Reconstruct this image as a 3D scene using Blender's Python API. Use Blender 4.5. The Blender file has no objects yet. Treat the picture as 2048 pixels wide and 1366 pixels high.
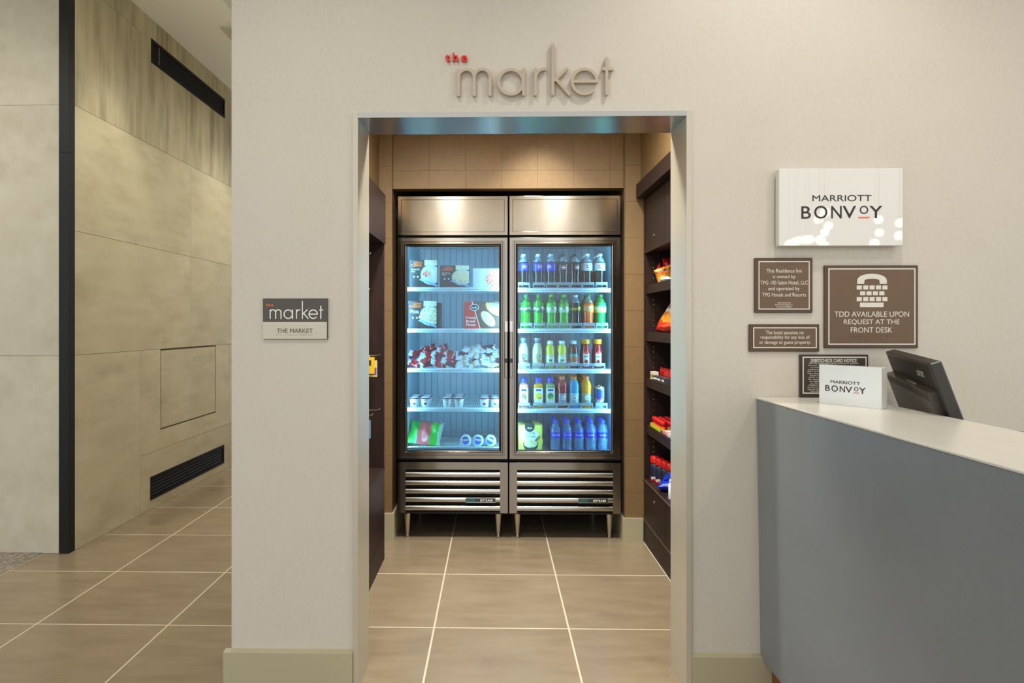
import bpy, bmesh, math, random
from math import sin, cos, pi, radians, sqrt
from mathutils import Vector, Matrix
random.seed(7)
S = bpy.context.scene
COL = S.collection

# ------------------------------------------------------------------ camera
F_PX, CX, CY, YAW, EYE = 1253.33, 964.59, 649.55, 0.0189, 1.33
cam_d = bpy.data.cameras.new('camera')
cam = bpy.data.objects.new('camera', cam_d); COL.objects.link(cam)
cam.location = (0, 0, EYE)
cam.rotation_euler = (pi / 2, 0, YAW)
cam_d.sensor_fit = 'HORIZONTAL'; cam_d.sensor_width = 36.0
cam_d.lens = F_PX / 2048 * 36.0
cam_d.shift_x = (1024 - CX) / 2048
cam_d.shift_y = (CY - 683) / 2048
cam_d.clip_start = 0.02
S.camera = cam
S.cycles.max_bounces = 9
S.cycles.transparent_max_bounces = 16

# ------------------------------------------------------------------ world, lights, exposure
S.view_settings.view_transform = 'Standard'
S.view_settings.look = 'None'
S.view_settings.gamma = 1.0
S.view_settings.use_curve_mapping = False
S.view_settings.exposure = 0.75
W = bpy.data.worlds.new('lobby_ambience'); S.world = W
W.use_nodes = True
bg = W.node_tree.nodes['Background']
bg.inputs[0].default_value = (0.94, 1.0, 1.06, 1)
bg.inputs[1].default_value = 0.80

WARM = (1.0, 0.99, 0.93)
NEUT = (1.0, 0.99, 0.93)
def spot(name, loc, aim, power, col, angle, blend=0.6, size=0.05):
    l = bpy.data.lights.new(name, 'SPOT'); l.energy = power; l.color = col
    l.spot_size = radians(angle); l.spot_blend = blend; l.shadow_soft_size = size
    o = bpy.data.objects.new(name, l); COL.objects.link(o); o.location = loc
    o.rotation_euler = (Vector(aim) - Vector(loc)).to_track_quat('-Z', 'Y').to_euler()
    return o
def area(name, loc, aim, power, col, sx, sy):
    l = bpy.data.lights.new(name, 'AREA'); l.energy = power; l.color = col
    l.shape = 'RECTANGLE'; l.size = sx; l.size_y = sy
    o = bpy.data.objects.new(name, l); COL.objects.link(o); o.location = loc
    o.rotation_euler = (Vector(aim) - Vector(loc)).to_track_quat('-Z', 'Y').to_euler()
    return o
# recessed downlights of the lobby, washing the market wall
spot('lobby_downlight', (0.98, 1.45, 3.45), (0.98, 2.1, 1.6), 40, NEUT, 95, 1.0, 0.07)
spot('lobby_downlight', (-0.55, 0.9, 3.45), (-0.55, 1.6, 1.0), 40, NEUT, 100, 1.0, 0.07)
spot('lobby_downlight', (2.1, 0.7, 3.45), (2.0, 1.6, 1.2), 30, (1.0, 0.93, 0.86), 100, 1.0, 0.07)
spot('lobby_downlight', (-3.2, 1.9, 3.45), (-3.2, 3.4, 1.0), 60, NEUT, 110, 1.0, 0.07)
# corridor downlights grazing the stone wall, third one added, each with a fill spot
for _y in (3.95, 5.55, 7.1):
    spot('corridor_downlight_and_fill', (-2.12, _y, 3.50), (-2.16, _y, 0.0), 24, (1.0, 0.96, 0.82), 60, 0.6, 0.06)
    spot('corridor_downlight_and_fill', (-1.35, _y - 0.3, 3.50), (-1.8, _y - 0.3, 0.0), 43, (1.0, 0.97, 0.82), 150, 1.0, 0.10)  # added wide fill, standing in for light bounced off the ceiling
# market alcove downlight over the header, then two wide spots added as fill
spot('alcove_downlight_and_fill', (0.27, 3.58, 2.74), (0.27, 3.60, 0.0), 40, WARM, 84, 0.7, 0.04)
for _x in (-0.35, 0.50):
    spot('alcove_downlight_and_fill', (_x, 2.85, 2.74), (_x * 0.8, 3.10, 0.0), 96, WARM, 150, 1.0, 0.09)  # added fill lifting the ambient level of the alcove

# ------------------------------------------------------------------ pixel <-> place helpers (real depths are given)
_c, _s = cos(YAW), sin(YAW)
def ray(u, v):
    k = (u - CX) / F_PX
    return (_c * k - _s, _s * k + _c, -(v - CY) / F_PX)
def onY(u, v, Y):
    r = ray(u, v); t = Y / r[1]; return r[0] * t, EYE + r[2] * t
def onX(u, v, X):
    r = ray(u, v); t = X / r[0]; return r[1] * t, EYE + r[2] * t

# ------------------------------------------------------------------ materials
def lin(c):
    return tuple(((x / 255) / 12.92 if x / 255 <= 0.04045 else ((x / 255 + 0.055) / 1.055) ** 2.4) for x in c) + (1.0,)
MATS = {}
def mat(name, col, rough=0.5, metal=0.0, noise=None, bump=None, rand=0.0, emit=0.0, aniso=0.0, trans=0.0, spec=0.5, coat=0.0, ecol=None):
    """noise=(scale, second colour, (sx,sy,sz)); bump=(scale, strength, distance)"""
    if name in MATS: return MATS[name]
    m = bpy.data.materials.new(name); m.use_nodes = True
    nt = m.node_tree; b = nt.nodes['Principled BSDF']
    b.inputs['Base Color'].default_value = lin(col)
    b.inputs['Roughness'].default_value = rough
    b.inputs['Metallic'].default_value = metal
    b.inputs['Specular IOR Level'].default_value = spec
    b.inputs['Coat Weight'].default_value = coat
    b.inputs['Transmission Weight'].default_value = trans
    if aniso:
        b.inputs['Anisotropic'].default_value = aniso
        tg = nt.nodes.new('ShaderNodeCombineXYZ'); tg.inputs[2].default_value = 1.0
        nt.links.new(tg.outputs[0], b.inputs['Tangent'])
    if emit:
        b.inputs['Emission Color'].default_value = lin(ecol or col)
        b.inputs['Emission Strength'].default_value = emit
    tc = None
    def coords(scale):
        nonlocal tc
        if tc is None: tc = nt.nodes.new('ShaderNodeTexCoord')
        mp = nt.nodes.new('ShaderNodeMapping'); mp.inputs['Scale'].default_value = scale
        nt.links.new(tc.outputs['Object'], mp.inputs['Vector'])
        if rand:
            oi = nt.nodes.new('ShaderNodeObjectInfo')
            ml = nt.nodes.new('ShaderNodeMath'); ml.operation = 'MULTIPLY'; ml.inputs[1].default_value = 37.0
            nt.links.new(oi.outputs['Random'], ml.inputs[0])
            cx = nt.nodes.new('ShaderNodeCombineXYZ')
            for i in range(3): nt.links.new(ml.outputs[0], cx.inputs[i])
            nt.links.new(cx.outputs[0], mp.inputs['Location'])
        return mp.outputs[0]
    out = None
    if noise:
        mix = None
        layers = noise if isinstance(noise, list) else [noise]
        prev = None
        for (sc, c2, st) in layers:
            n = nt.nodes.new('ShaderNodeTexNoise'); n.inputs['Scale'].default_value = sc
            n.inputs['Detail'].default_value = 5; n.inputs['Roughness'].default_value = 0.6
            nt.links.new(coords(st), n.inputs['Vector'])
            rp = nt.nodes.new('ShaderNodeMapRange'); rp.inputs[1].default_value = 0.32; rp.inputs[2].default_value = 0.68
            nt.links.new(n.outputs['Fac'], rp.inputs[0])
            mx = nt.nodes.new('ShaderNodeMix'); mx.data_type = 'RGBA'
            nt.links.new(rp.outputs[0], mx.inputs[0])
            if prev is None: mx.inputs[6].default_value = lin(col)
            else: nt.links.new(prev, mx.inputs[6])
            mx.inputs[7].default_value = lin(c2)
            prev = mx.outputs[2]
        out = prev
    if rand:
        oi = nt.nodes.new('ShaderNodeObjectInfo')
        mr = nt.nodes.new('ShaderNodeMapRange'); mr.inputs[3].default_value = 1 - rand; mr.inputs[4].default_value = 1 + rand
        nt.links.new(oi.outputs['Random'], mr.inputs[0])
        hv = nt.nodes.new('ShaderNodeHueSaturation')
        nt.links.new(mr.outputs[0], hv.inputs['Value'])
        if out is None: hv.inputs['Color'].default_value = lin(col)
        else: nt.links.new(out, hv.inputs['Color'])
        out = hv.outputs[0]
    if out is not None: nt.links.new(out, b.inputs['Base Color'])
    if bump:
        n = nt.nodes.new('ShaderNodeTexNoise'); n.inputs['Scale'].default_value = bump[0]; n.inputs['Detail'].default_value = 3
        nt.links.new(coords(bump[3] if len(bump) > 3 else (1, 1, 1)), n.inputs['Vector'])
        bp = nt.nodes.new('ShaderNodeBump'); bp.inputs['Strength'].default_value = bump[1]; bp.inputs['Distance'].default_value = bump[2]
        nt.links.new(n.outputs['Fac'], bp.inputs['Height']); nt.links.new(bp.outputs[0], b.inputs['Normal'])
    MATS[name] = m
    return m
def clear_mat(name, tint, clear, rough=0.03, body=(255, 255, 255), bump=None):
    """clear plastic / glass: see-through share plus a glossy skin"""
    if name in MATS: return MATS[name]
    m = bpy.data.materials.new(name); m.use_nodes = True; nt = m.node_tree
    b = nt.nodes['Principled BSDF']; b.inputs['Base Color'].default_value = lin(body); b.inputs['Roughness'].default_value = rough
    o = nt.nodes['Material Output']
    tr = nt.nodes.new('ShaderNodeBsdfTransparent'); tr.inputs[0].default_value = lin(tint)
    mx = nt.nodes.new('ShaderNodeMixShader'); mx.inputs[0].default_value = 1 - clear
    nt.links.new(tr.outputs[0], mx.inputs[1]); nt.links.new(b.outputs[0], mx.inputs[2])
    fr = nt.nodes.new('ShaderNodeFresnel'); fr.inputs[0].default_value = 1.45
    gl = nt.nodes.new('ShaderNodeBsdfGlossy'); gl.inputs['Roughness'].default_value = rough
    m2 = nt.nodes.new('ShaderNodeMixShader')
    nt.links.new(fr.outputs[0], m2.inputs[0]); nt.links.new(mx.outputs[0], m2.inputs[1]); nt.links.new(gl.outputs[0], m2.inputs[2])
    if bump:
        n = nt.nodes.new('ShaderNodeTexNoise'); n.inputs['Scale'].default_value = bump[0]
        tc = nt.nodes.new('ShaderNodeTexCoord'); nt.links.new(tc.outputs['Object'], n.inputs['Vector'])
        bp = nt.nodes.new('ShaderNodeBump'); bp.inputs['Strength'].default_value = bump[1]; bp.inputs['Distance'].default_value = bump[2]
        nt.links.new(n.outputs['Fac'], bp.inputs['Height'])
        for x in (b, gl): nt.links.new(bp.outputs[0], x.inputs['Normal'])
    nt.links.new(m2.outputs[0], o.inputs[0])
    MATS[name] = m; return m
def bands_mat(name, cols, axis=2, jag=0.06, nscale=6.0, rough=0.3):
    """printed bands of colour along a local axis (generated 0..1) with a wavy edge; cols=[(pos,col),...]"""
    if name in MATS: return MATS[name]
    m = bpy.data.materials.new(name); m.use_nodes = True; nt = m.node_tree; b = nt.nodes['Principled BSDF']
    b.inputs['Roughness'].default_value = rough
    tc = nt.nodes.new('ShaderNodeTexCoord'); sp = nt.nodes.new('ShaderNodeSeparateXYZ')
    nt.links.new(tc.outputs['Generated'], sp.inputs[0])
    n = nt.nodes.new('ShaderNodeTexNoise'); n.inputs['Scale'].default_value = nscale; n.inputs['Detail'].default_value = 4
    nt.links.new(tc.outputs['Generated'], n.inputs['Vector'])
    ma = nt.nodes.new('ShaderNodeMath'); ma.operation = 'MULTIPLY_ADD'; ma.inputs[1].default_value = jag * 2
    nt.links.new(n.outputs['Fac'], ma.inputs[0]); nt.links.new(sp.outputs[axis], ma.inputs[2])
    sb = nt.nodes.new('ShaderNodeMath'); sb.operation = 'SUBTRACT'; sb.inputs[1].default_value = jag
    nt.links.new(ma.outputs[0], sb.inputs[0])
    cr = nt.nodes.new('ShaderNodeValToRGB'); cr.color_ramp.interpolation = 'CONSTANT'
    el = cr.color_ramp.elements
    el[0].position = cols[0][0]; el[0].color = lin(cols[0][1])
    el[1].position = cols[1][0]; el[1].color = lin(cols[1][1])
    for p, c in cols[2:]:
        e = el.new(p); e.color = lin(c)
    nt.links.new(sb.outputs[0], cr.inputs[0]); nt.links.new(cr.outputs[0], b.inputs['Base Color'])
    MATS[name] = m; return m
def food_mat(name, cols, scale):
    if name in MATS: return MATS[name]
    m = bpy.data.materials.new(name); m.use_nodes = True; nt = m.node_tree; b = nt.nodes['Principled BSDF']
    b.inputs['Roughness'].default_value = 0.5
    tc = nt.nodes.new('ShaderNodeTexCoord'); vo = nt.nodes.new('ShaderNodeTexNoise'); vo.inputs['Scale'].default_value = scale
    vo.inputs['Detail'].default_value = 2
    nt.links.new(tc.outputs['Object'], vo.inputs['Vector'])
    cr = nt.nodes.new('ShaderNodeValToRGB'); el = cr.color_ramp.elements
    n = len(cols)
    for i, c in enumerate(cols):
        p = 0.3 + 0.4 * i / (n - 1)
        if i < 2: el[i].position = p; el[i].color = lin(c)
        else:
            e = el.new(p); e.color = lin(c)
    nt.links.new(vo.outputs['Fac'], cr.inputs[0]); nt.links.new(cr.outputs[0], b.inputs['Base Color'])
    MATS[name] = m; return m

wallpaper = mat('wallpaper', (206, 196, 180), 0.75, noise=[(3.5, (201, 190, 173), (1, 1, 1)), (70, (208, 199, 183), (1, 1, 1))], bump=(260, 0.05, 0.001))
paint_trim = mat('trim_paint', (178, 168, 136), 0.45)
frame_metal = mat('frame_satin_metal', (198, 188, 168), 0.38, metal=0.3)
ceil_paint = mat('ceiling_paint', (238, 237, 226), 0.8)
stone = mat('stone_tile', (193, 182, 150), 0.55, noise=[(2.2, (168, 156, 124), (1, 1.0, 0.8)), (5.0, (200, 190, 160), (1.0, 0.6, 2.2))], bump=(40, 0.08, 0.002), rand=0.05)
stone_streak = mat('stone_tile_streaked', (180, 168, 136), 0.55, noise=[(3.0, (112, 103, 80), (1, 5.0, 0.45)), (2.0, (190, 180, 150), (1, 2, 0.6))], bump=(40, 0.08, 0.002), rand=0.04)
stone_light = mat('stone_tile_pale', (196, 186, 163), 0.6, noise=[(2.4, (182, 171, 147), (1, 1, 1)), (9, (200, 191, 170), (1, 1, 1))], bump=(50, 0.08, 0.002), rand=0.03)
joint = mat('dark_joint', (120, 110, 88), 0.8)
black_metal = mat('black_metal', (17, 18, 20), 0.5, spec=0.3)
vent_black = mat('vent_black', (7, 7, 7), 0.6, spec=0.2)
floor_tile_m = mat('floor_tile', (139, 121, 96), 0.28, noise=[(2.5, (126, 108, 84), (1, 1, 1)), (7, (147, 129, 104), (0.6, 2.0, 1))], rand=0.04, bump=(120, 0.03, 0.001), spec=0.5)
grout = mat('grout', (202, 188, 160), 0.8)
carpet_m = mat('carpet_pattern', (150, 146, 136), 0.95, noise=[(8, (206, 156, 96), (0.5, 2.2, 1)), (30, (176, 174, 164), (1, 1, 1)), (45, (96, 96, 96), (1, 1, 1))], bump=(300, 0.5, 0.004))
tan_tile = mat('tan_wall_tile', (130, 102, 65), 0.55, noise=(30, (123, 96, 60), (1, 1, 1)), rand=0.03)
tan_joint = mat('tan_joint', (114, 89, 60), 0.8)
tan_wall = mat('tan_wall', (128, 101, 64), 0.6, noise=(30, (121, 95, 59), (1, 1, 1)))
wood = mat('dark_wood', (48, 31, 25), 0.5, spec=0.3, noise=[(9, (36, 22, 18), (6, 6, 0.5))], rand=0.04, bump=(60, 0.05, 0.001, (6, 6, 0.5)))
steel = mat('brushed_steel', (164, 157, 147), 0.18, metal=1.0, aniso=0.9, noise=(40, (156, 149, 139), (0.3, 1, 8)))
steel_slat = mat('polished_steel', (190, 184, 172), 0.20, metal=1.0)
fridge_black = mat('fridge_black', (16, 15, 15), 0.5)
liner_m = mat('fridge_liner', (206, 216, 222), 0.35)
liner_back = mat('fridge_back_liner', (190, 208, 220), 0.4, rand=0.03)
shelf_wire = mat('white_coated_wire', (226, 234, 238), 0.35)
rail_m = mat('price_rail', (238, 244, 246), 0.35)
rail_dot = mat('rail_dot', (120, 140, 152), 0.6)
tray_clear = clear_mat('tray_plastic', (225, 240, 248), 0.55, 0.12, (215, 232, 242))
led_m = mat('led', (200, 230, 255), 0.5, emit=44.0, ecol=(150, 226, 255))
door_glass = clear_mat('door_glass', (232, 244, 250), 0.985, 0.01)
gasket_m = mat('gasket', (34, 38, 42), 0.6)
chrome = mat('chrome', (205, 200, 190), 0.18, metal=1.0)
white_print = mat('white_print', (240, 236, 228), 0.5)
black_print = mat('black_print', (36, 28, 24), 0.5)
orange_print = mat('orange_print', (232, 110, 50), 0.5)
red_acrylic = mat('red_acrylic', (226, 44, 20), 0.3)
letter_metal = mat('letter_metal', (186, 168, 144), 0.42, metal=0.15)
plaque_m = mat('plaque_bronze', (102, 77, 52), 0.42, metal=0.1, noise=(3, (110, 85, 58), (1, 1, 1)))
plaque_edge = mat('plaque_edge', (84, 59, 37), 0.4, metal=0.1)
plaque_ink = mat('plaque_ink', (222, 214, 198), 0.5)
dark_plaque = mat('dark_plaque', (80, 72, 62), 0.45)
pale_plaque = mat('pale_plaque', (205, 196, 176), 0.4, metal=0.2, noise=(20, (196, 187, 167), (0.3, 1, 6)))
acrylic = mat('white_acrylic', (226, 220, 210), 0.02, spec=0.6)
acrylic_edge = mat('clear_acrylic_edge', (236, 232, 222), 0.05, spec=0.6, coat=0.3)
desk_panel_m = mat('desk_panel', (126, 131, 134), 0.40, noise=[(70, (122, 127, 130), (1, 1, 1)), (4, (130, 134, 137), (1, 1, 1))])
desk_top_m = mat('desk_top', (226, 220, 208), 0.25, noise=(6, (220, 213, 200), (1, 1, 1)))
toe_wood = mat('toe_wood', (150, 92, 38), 0.4, noise=(8, (112, 64, 22), (6, 0.5, 8)))
screen_body = mat('monitor_plastic', (52, 46, 41), 0.35)
screen_gloss = mat('monitor_housing', (74, 66, 58), 0.32)
logo_grey = mat('logo_grey', (150, 140, 126), 0.4)

# ------------------------------------------------------------------ mesh helpers
class MB:
    def __init__(s): s.v = []; s.f = []; s.sm = []
    def add(s, vs, fs, smooth=False):
        n = len(s.v); s.v += [tuple(v) for v in vs]
        for f in fs: s.f.append([i + n for i in f]); s.sm.append(smooth)
        return s
    def box(s, x0, x1, y0, y1, z0, z1):
        return s.add([(x0, y0, z0), (x1, y0, z0), (x1, y1, z0), (x0, y1, z0), (x0, y0, z1), (x1, y0, z1), (x1, y1, z1), (x0, y1, z1)],
                     [(0, 3, 2, 1), (4, 5, 6, 7), (0, 1, 5, 4), (1, 2, 6, 5), (2, 3, 7, 6), (3, 0, 4, 7)])
    def bbox(s, x0, x1, y0, y1, z0, z1, b):
        """box with its edges chamfered"""
        bm = bmesh.new(); m = bmesh.ops.create_cube(bm, size=1)
        for v in bm.verts: v.co = ((x0 + x1) / 2 + v.co.x * (x1 - x0), (y0 + y1) / 2 + v.co.y * (y1 - y0), (z0 + z1) / 2 + v.co.z * (z1 - z0))
        bmesh.ops.bevel(bm, geom=bm.edges[:], offset=b, segments=1, affect='EDGES', clamp_overlap=True)
        bm.verts.index_update()
        s.add([v.co[:] for v in bm.verts], [[v.index for v in f.verts] for f in bm.faces]); bm.free(); return s
    def lathe(s, prof, n=20, c=(0, 0, 0), axis='z', smooth=True):
        vs = []; fs = []
        for (r, z) in prof:
            for i in range(n):
                a = 2 * pi * i / n
                p = (r * cos(a), r * sin(a), z)
                if axis == 'y': p = (r * cos(a), -z, r * sin(a))
                if axis == 'x': p = (z, r * cos(a), r * sin(a))
                vs.append((p[0] + c[0], p[1] + c[1], p[2] + c[2]))
        for k in range(len(prof) - 1):
            for i in range(n):
                fs.append((k * n + i, k * n + (i + 1) % n, (k + 1) * n + (i + 1) % n, (k + 1) * n + i))
        s.add(vs, fs, smooth)
        n0 = len(s.v) - len(vs)
        if prof[0][0] > 1e-5: s.f.append([n0 + i for i in range(n)][::-1]); s.sm.append(False)
        if prof[-1][0] > 1e-5: s.f.append([n0 + (len(prof) - 1) * n + i for i in range(n)]); s.sm.append(False)
        return s
    def prism(s, pts, y0, y1):
        """polygon in xz (counter-clockwise seen from -y) extruded from y0 (front) to y1"""
        n = len(pts)
        vs = [(x, y0, z) for x, z in pts] + [(x, y1, z) for x, z in pts]
        fs = [list(range(n)), list(range(2 * n - 1, n - 1, -1))] + [(i, i + n, (i + 1) % n + n, (i + 1) % n) for i in range(n)]
        return s.add(vs, fs)
    def prism_xy(s, pts, z0, z1):
        n = len(pts)
        vs = [(x, y, z0) for x, y in pts] + [(x, y, z1) for x, y in pts]
        fs = [list(range(n))[::-1], list(range(n, 2 * n))] + [(i, (i + 1) % n, (i + 1) % n + n, i + n) for i in range(n)]
        return s.add(vs, fs)
    def prism_xz_along_y(s, pts, y0, y1): return s.prism(pts, y0, y1)
    def tube(s, pts, r, n=6):
        P = [Vector(p) for p in pts]; vs = []; fs = []
        for i, p in enumerate(P):
            d = (P[min(i + 1, len(P) - 1)] - P[max(i - 1, 0)]).normalized()
            a = d.orthogonal().normalized(); b = d.cross(a)
            if i and True:
                # keep frames aligned
                a = (a0 - d * a0.dot(d)).normalized(); b = d.cross(a)
            a0 = a
            for k in range(n): vs.append(p + r * (a * cos(2 * pi * k / n) + b * sin(2 * pi * k / n)))
        for i in range(len(P) - 1):
            for k in range(n): fs.append((i * n + k, i * n + (k + 1) % n, (i + 1) * n + (k + 1) % n, (i + 1) * n + k))
        fs.append(list(range(n))[::-1]); fs.append([(len(P) - 1) * n + k for k in range(n)])
        return s.add(vs, fs, True)
    def mesh(s, name):
        me = bpy.data.meshes.new(name); me.from_pydata(s.v, [], s.f); me.update()
        me.polygons.foreach_set('use_smooth', s.sm)
        bm = bmesh.new(); bm.from_mesh(me); bmesh.ops.recalc_face_normals(bm, faces=bm.faces); bm.to_mesh(me); bm.free()
        return me
    def build(s, name, m, parent=None, loc=None):
        return put(name, s.mesh(name), m, parent, loc)
def put(name, me, m, parent=None, loc=None):
    if not me.materials: me.materials.append(m)
    o = bpy.data.objects.new(name, me); COL.objects.link(o)
    if parent is not None: o.parent = parent
    if loc is not None: o.location = loc
    return o
def B(name, m, parent, *dims, bev=0.0):
    q = MB()
    if bev: q.bbox(*dims, bev)
    else: q.box(*dims)
    return q.build(name, m, parent)
def struct(o): o['kind'] = 'structure'; return o
def tag(o, label, cat, group=None):
    o['label'] = label; o['category'] = cat
    if group: o['group'] = group
    return o
def thing(name, label, cat, loc=(0, 0, 0), rot=(0, 0, 0), group=None):
    o = bpy.data.objects.new(name, None); COL.objects.link(o); o.empty_display_size = 0.05
    o.location = loc; o.rotation_euler = rot
    return tag(o, label, cat, group)
KIDS = {}
def kids(o): return [c for c in COL.objects if c.parent == o]
def clone(o, loc=None, label=None, rotz=None, parent=None, swap=None, group=None):
    c = o.copy(); COL.objects.link(c); c.parent = parent
    if loc is not None: c.location = loc
    if rotz is not None: c.rotation_euler = (o.rotation_euler[0], o.rotation_euler[1], rotz)
    if label: c['label'] = label
    if group: c['group'] = group
    for ch in o.children: clone(ch, parent=c)
    return c
def text_mesh(body, w=None, h=None, cx=0, cz=0, y=0, depth=0.0006, bold=0.0, res=3, spacing=1.0, rot180=False, shear=0.0):
    """lettering standing in the xz plane, front at y, fitted into a w x h box centred on cx,cz"""
    cu = bpy.data.curves.new('t', 'FONT'); cu.body = body; cu.size = 1.0; cu.space_character = spacing
    cu.resolution_u = res; cu.offset = bold; cu.shear = shear; cu.fill_mode = 'BOTH'; cu.extrude = 0.01
    ob = bpy.data.objects.new('t', cu); COL.objects.link(ob)
    dg = bpy.context.evaluated_depsgraph_get(); dg.update()
    me = bpy.data.meshes.new_from_object(ob.evaluated_get(dg))
    bpy.data.objects.remove(ob); bpy.data.curves.remove(cu)
    me.materials.clear()
    xs = [v.co.x for v in me.vertices]; ys = [v.co.y for v in me.vertices]
    if not xs: return me
    x0, x1, y0, y1 = min(xs), max(xs), min(ys), max(ys)
    sx = (w / (x1 - x0)) if w else None; sy = (h / (y1 - y0)) if h else None
    sx = sx or sy; sy = sy or sx
    for v in me.vertices:
        X = (v.co.x - (x0 + x1) / 2) * sx; Z = (v.co.y - (y0 + y1) / 2) * sy
        if rot180: X, Z = -X, -Z
        v.co = (cx + X, y if v.co.z > 0 else y + depth, cz + Z)
    return me
def T(name, body, m, parent, **k):
    me = text_mesh(body, **k); me.name = name
    return put(name, me, m, parent)
def wrap(me, r):
    """bend a flat xz print round a vertical cylinder of radius r (front at -y)"""
    for v in me.vertices:
        a = v.co.x / r; rr = r - v.co.y
        v.co = (rr * sin(a), -rr * cos(a), v.co.z)
    return me
def ell(cx, cz, rx, rz, n=24, a0=0, a1=2 * pi):
    full = abs(a1 - a0 - 2 * pi) < 1e-6
    k = n if full else n + 1
    return [(cx + rx * cos(a0 + (a1 - a0) * i / n), cz + rz * sin(a0 + (a1 - a0) * i / n)) for i in range(k)]
def clip(pts, x0, x1, z0, z1):
    def cut(p, f, g):
        out = []
        for i in range(len(p)):
            a, b = p[i - 1], p[i]
            if f(b):
                if not f(a): out.append(g(a, b))
                out.append(b)
            elif f(a): out.append(g(a, b))
        return out
    def gx(v): return lambda a, b: (v, a[1] + (b[1] - a[1]) * (v - a[0]) / (b[0] - a[0]))
    def gz(v): return lambda a, b: (a[0] + (b[0] - a[0]) * (v - a[1]) / (b[1] - a[1]), v)
    pts = cut(pts, lambda p: p[0] >= x0, gx(x0)); pts = cut(pts, lambda p: p[0] <= x1, gx(x1))
    pts = cut(pts, lambda p: p[1] >= z0, gz(z0)); pts = cut(pts, lambda p: p[1] <= z1, gz(z1))
    return pts
def flat(name, pts, m, parent, y=-0.0006, d=0.0006):
    return MB().prism(pts, y, y + d).build(name, m, parent)

# ================================================================== SETTING
YW0, YW1 = 2.27, 2.45          # market wall front / back
XL, XR, ZT = -0.493, 0.689, 2.079   # doorway inside faces
YB = 3.865                     # tan wing walls
CEIL = 3.54
# floor: grout slab with single tiles
fl = struct(B('floor', grout, None, -9, 9, -6, 9.5, -0.06, -0.0007))
TS, TX0, TY0 = 0.5906, 0.3267, 3.3395
g = 0.0034
tm = MB().bbox(-TS / 2 + g, TS / 2 - g, -TS / 2 + g, TS / 2 - g, -0.008, 0, 0.0012).mesh('floor_tile')
for i in range(-5, 3):
    for j in range(-4, 8):
        put('floor_tile', tm, floor_tile_m, fl, (TX0 + TS * (i + 0.5), TY0 + TS * (j + 0.5), 0))
XC = TX0 - 5 * TS              # carpet edge
cp = struct(B('floor_carpet', carpet_m, None, -9, XC - 0.004, 1.0, 3.598, -0.01, 0.004))
# lobby floor behind the camera
struct(B('floor_lobby', floor_tile_m, None, XC - 0.002, 9, -6, TY0 - 4 * TS - 0.003, -0.003, 0.0))
# market wall with the doorway
XE = -0.958
wf = MB().box(XE, XL - 0.012, YW0, YW1, 0, CEIL).box(XR + 0.012, 5.5, YW0, YW1, 0, CEIL).box(XL - 0.012, XR + 0.012, YW0, YW1, ZT + 0.012, CEIL)
struct(wf.build('wall_front', wallpaper, None))
struct(B('wall_corridor_right', wallpaper, None, XE, XE + 0.12, YW1, 8.5, 0, CEIL))
# doorway frame: jambs and head with a thin proud lip on the wall face
fr = thing('trim_2', 'satin metal frame lining the wide doorway to the market alcove', 'door frame', ((XL + XR) / 2, YW0, 0))
fr['kind'] = 'structure'
ox = -(XL + XR) / 2; oy = -YW0
def jamb(name, x0, x1, xl0, xl1):
    q = MB().box(x0 + ox, x1 + ox, YW0 + 0.0005 + oy, YW1 + 0.01 + oy, 0, ZT + 0.0).box(xl0 + ox, xl1 + ox, YW0 - 0.012 + oy, YW0 - 0.0005 + oy, 0, ZT + 0.018)
    return q.build(name, frame_metal, fr)
jamb('jamb', XL - 0.012, XL, XL - 0.018, XL); jamb('jamb', XR, XR + 0.012, XR, XR + 0.018)
MB().box(XL + 0.0005 + ox, XR - 0.0005 + ox, YW0 + 0.0005 + oy, YW1 + 0.01 + oy, ZT, ZT + 0.012).box(XL + 0.0005 + ox, XR - 0.0005 + ox, YW0 - 0.012 + oy, YW0 - 0.0005 + oy, ZT, ZT + 0.018).build('head', mat('head_metal', (176, 172, 162), 0.24, metal=0.8), fr)
# baseboards of the market wall, bevelled top
def baseboard(name, pts, z):
    """pts: outline in plan"""
    return struct(MB().prism_xy(pts, 0, z).build(name, paint_trim, None))
bz = 0.150
def base_run(name, x0, x1, yf, yb, z):
    q = MB().add([(x0, yf, 0), (x1, yf, 0), (x1, yb, 0), (x0, yb, 0), (x0, yf, z - 0.006), (x1, yf, z - 0.006), (x1, yb, z), (x0, yb, z)],
                 [(0, 3, 2, 1), (4, 5, 6, 7), (0, 1, 5, 4), (1, 2, 6, 5), (2, 3, 7, 6), (3, 0, 4, 7)])
    return struct(q.build(name, paint_trim, None))
base_run('baseboard_front_left', XE - 0.022, XL - 0.0185, YW0 - 0.022, YW0, bz)
base_run('baseboard_front_right', XR + 0.0185, 0.989, YW0 - 0.022, YW0, bz)
struct(B('baseboard_corridor', paint_trim, None, XE - 0.0 + 0.0, XE + 0.0001, YW0, YW1, 0, bz)) if False else None
# corridor: stone wall on the left, made of slabs
XS = -2.473
wl = struct(B('wall_left', joint, None, XS - 0.2, XS - 0.006, 3.66, 8.5, 0, CEIL))
rows = [
    (0.0, 1.150, [3.64, 4.335], stone),
    (0.0, 0.408, [4.335, 5.80, 7.2], stone),
    (0.408, 1.150, [4.335, 5.80, 7.2], stone),
    (1.150, 1.885, [3.64, 5.067, 6.5], stone),
    (1.885, 2.626, [3.64, 5.067, 6.5], stone),
    (2.626, 3.380, [3.64, 4.585, 6.0], stone_streak),
    (3.380, CEIL, [3.64, 4.40, 6.0], stone_streak)]
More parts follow.
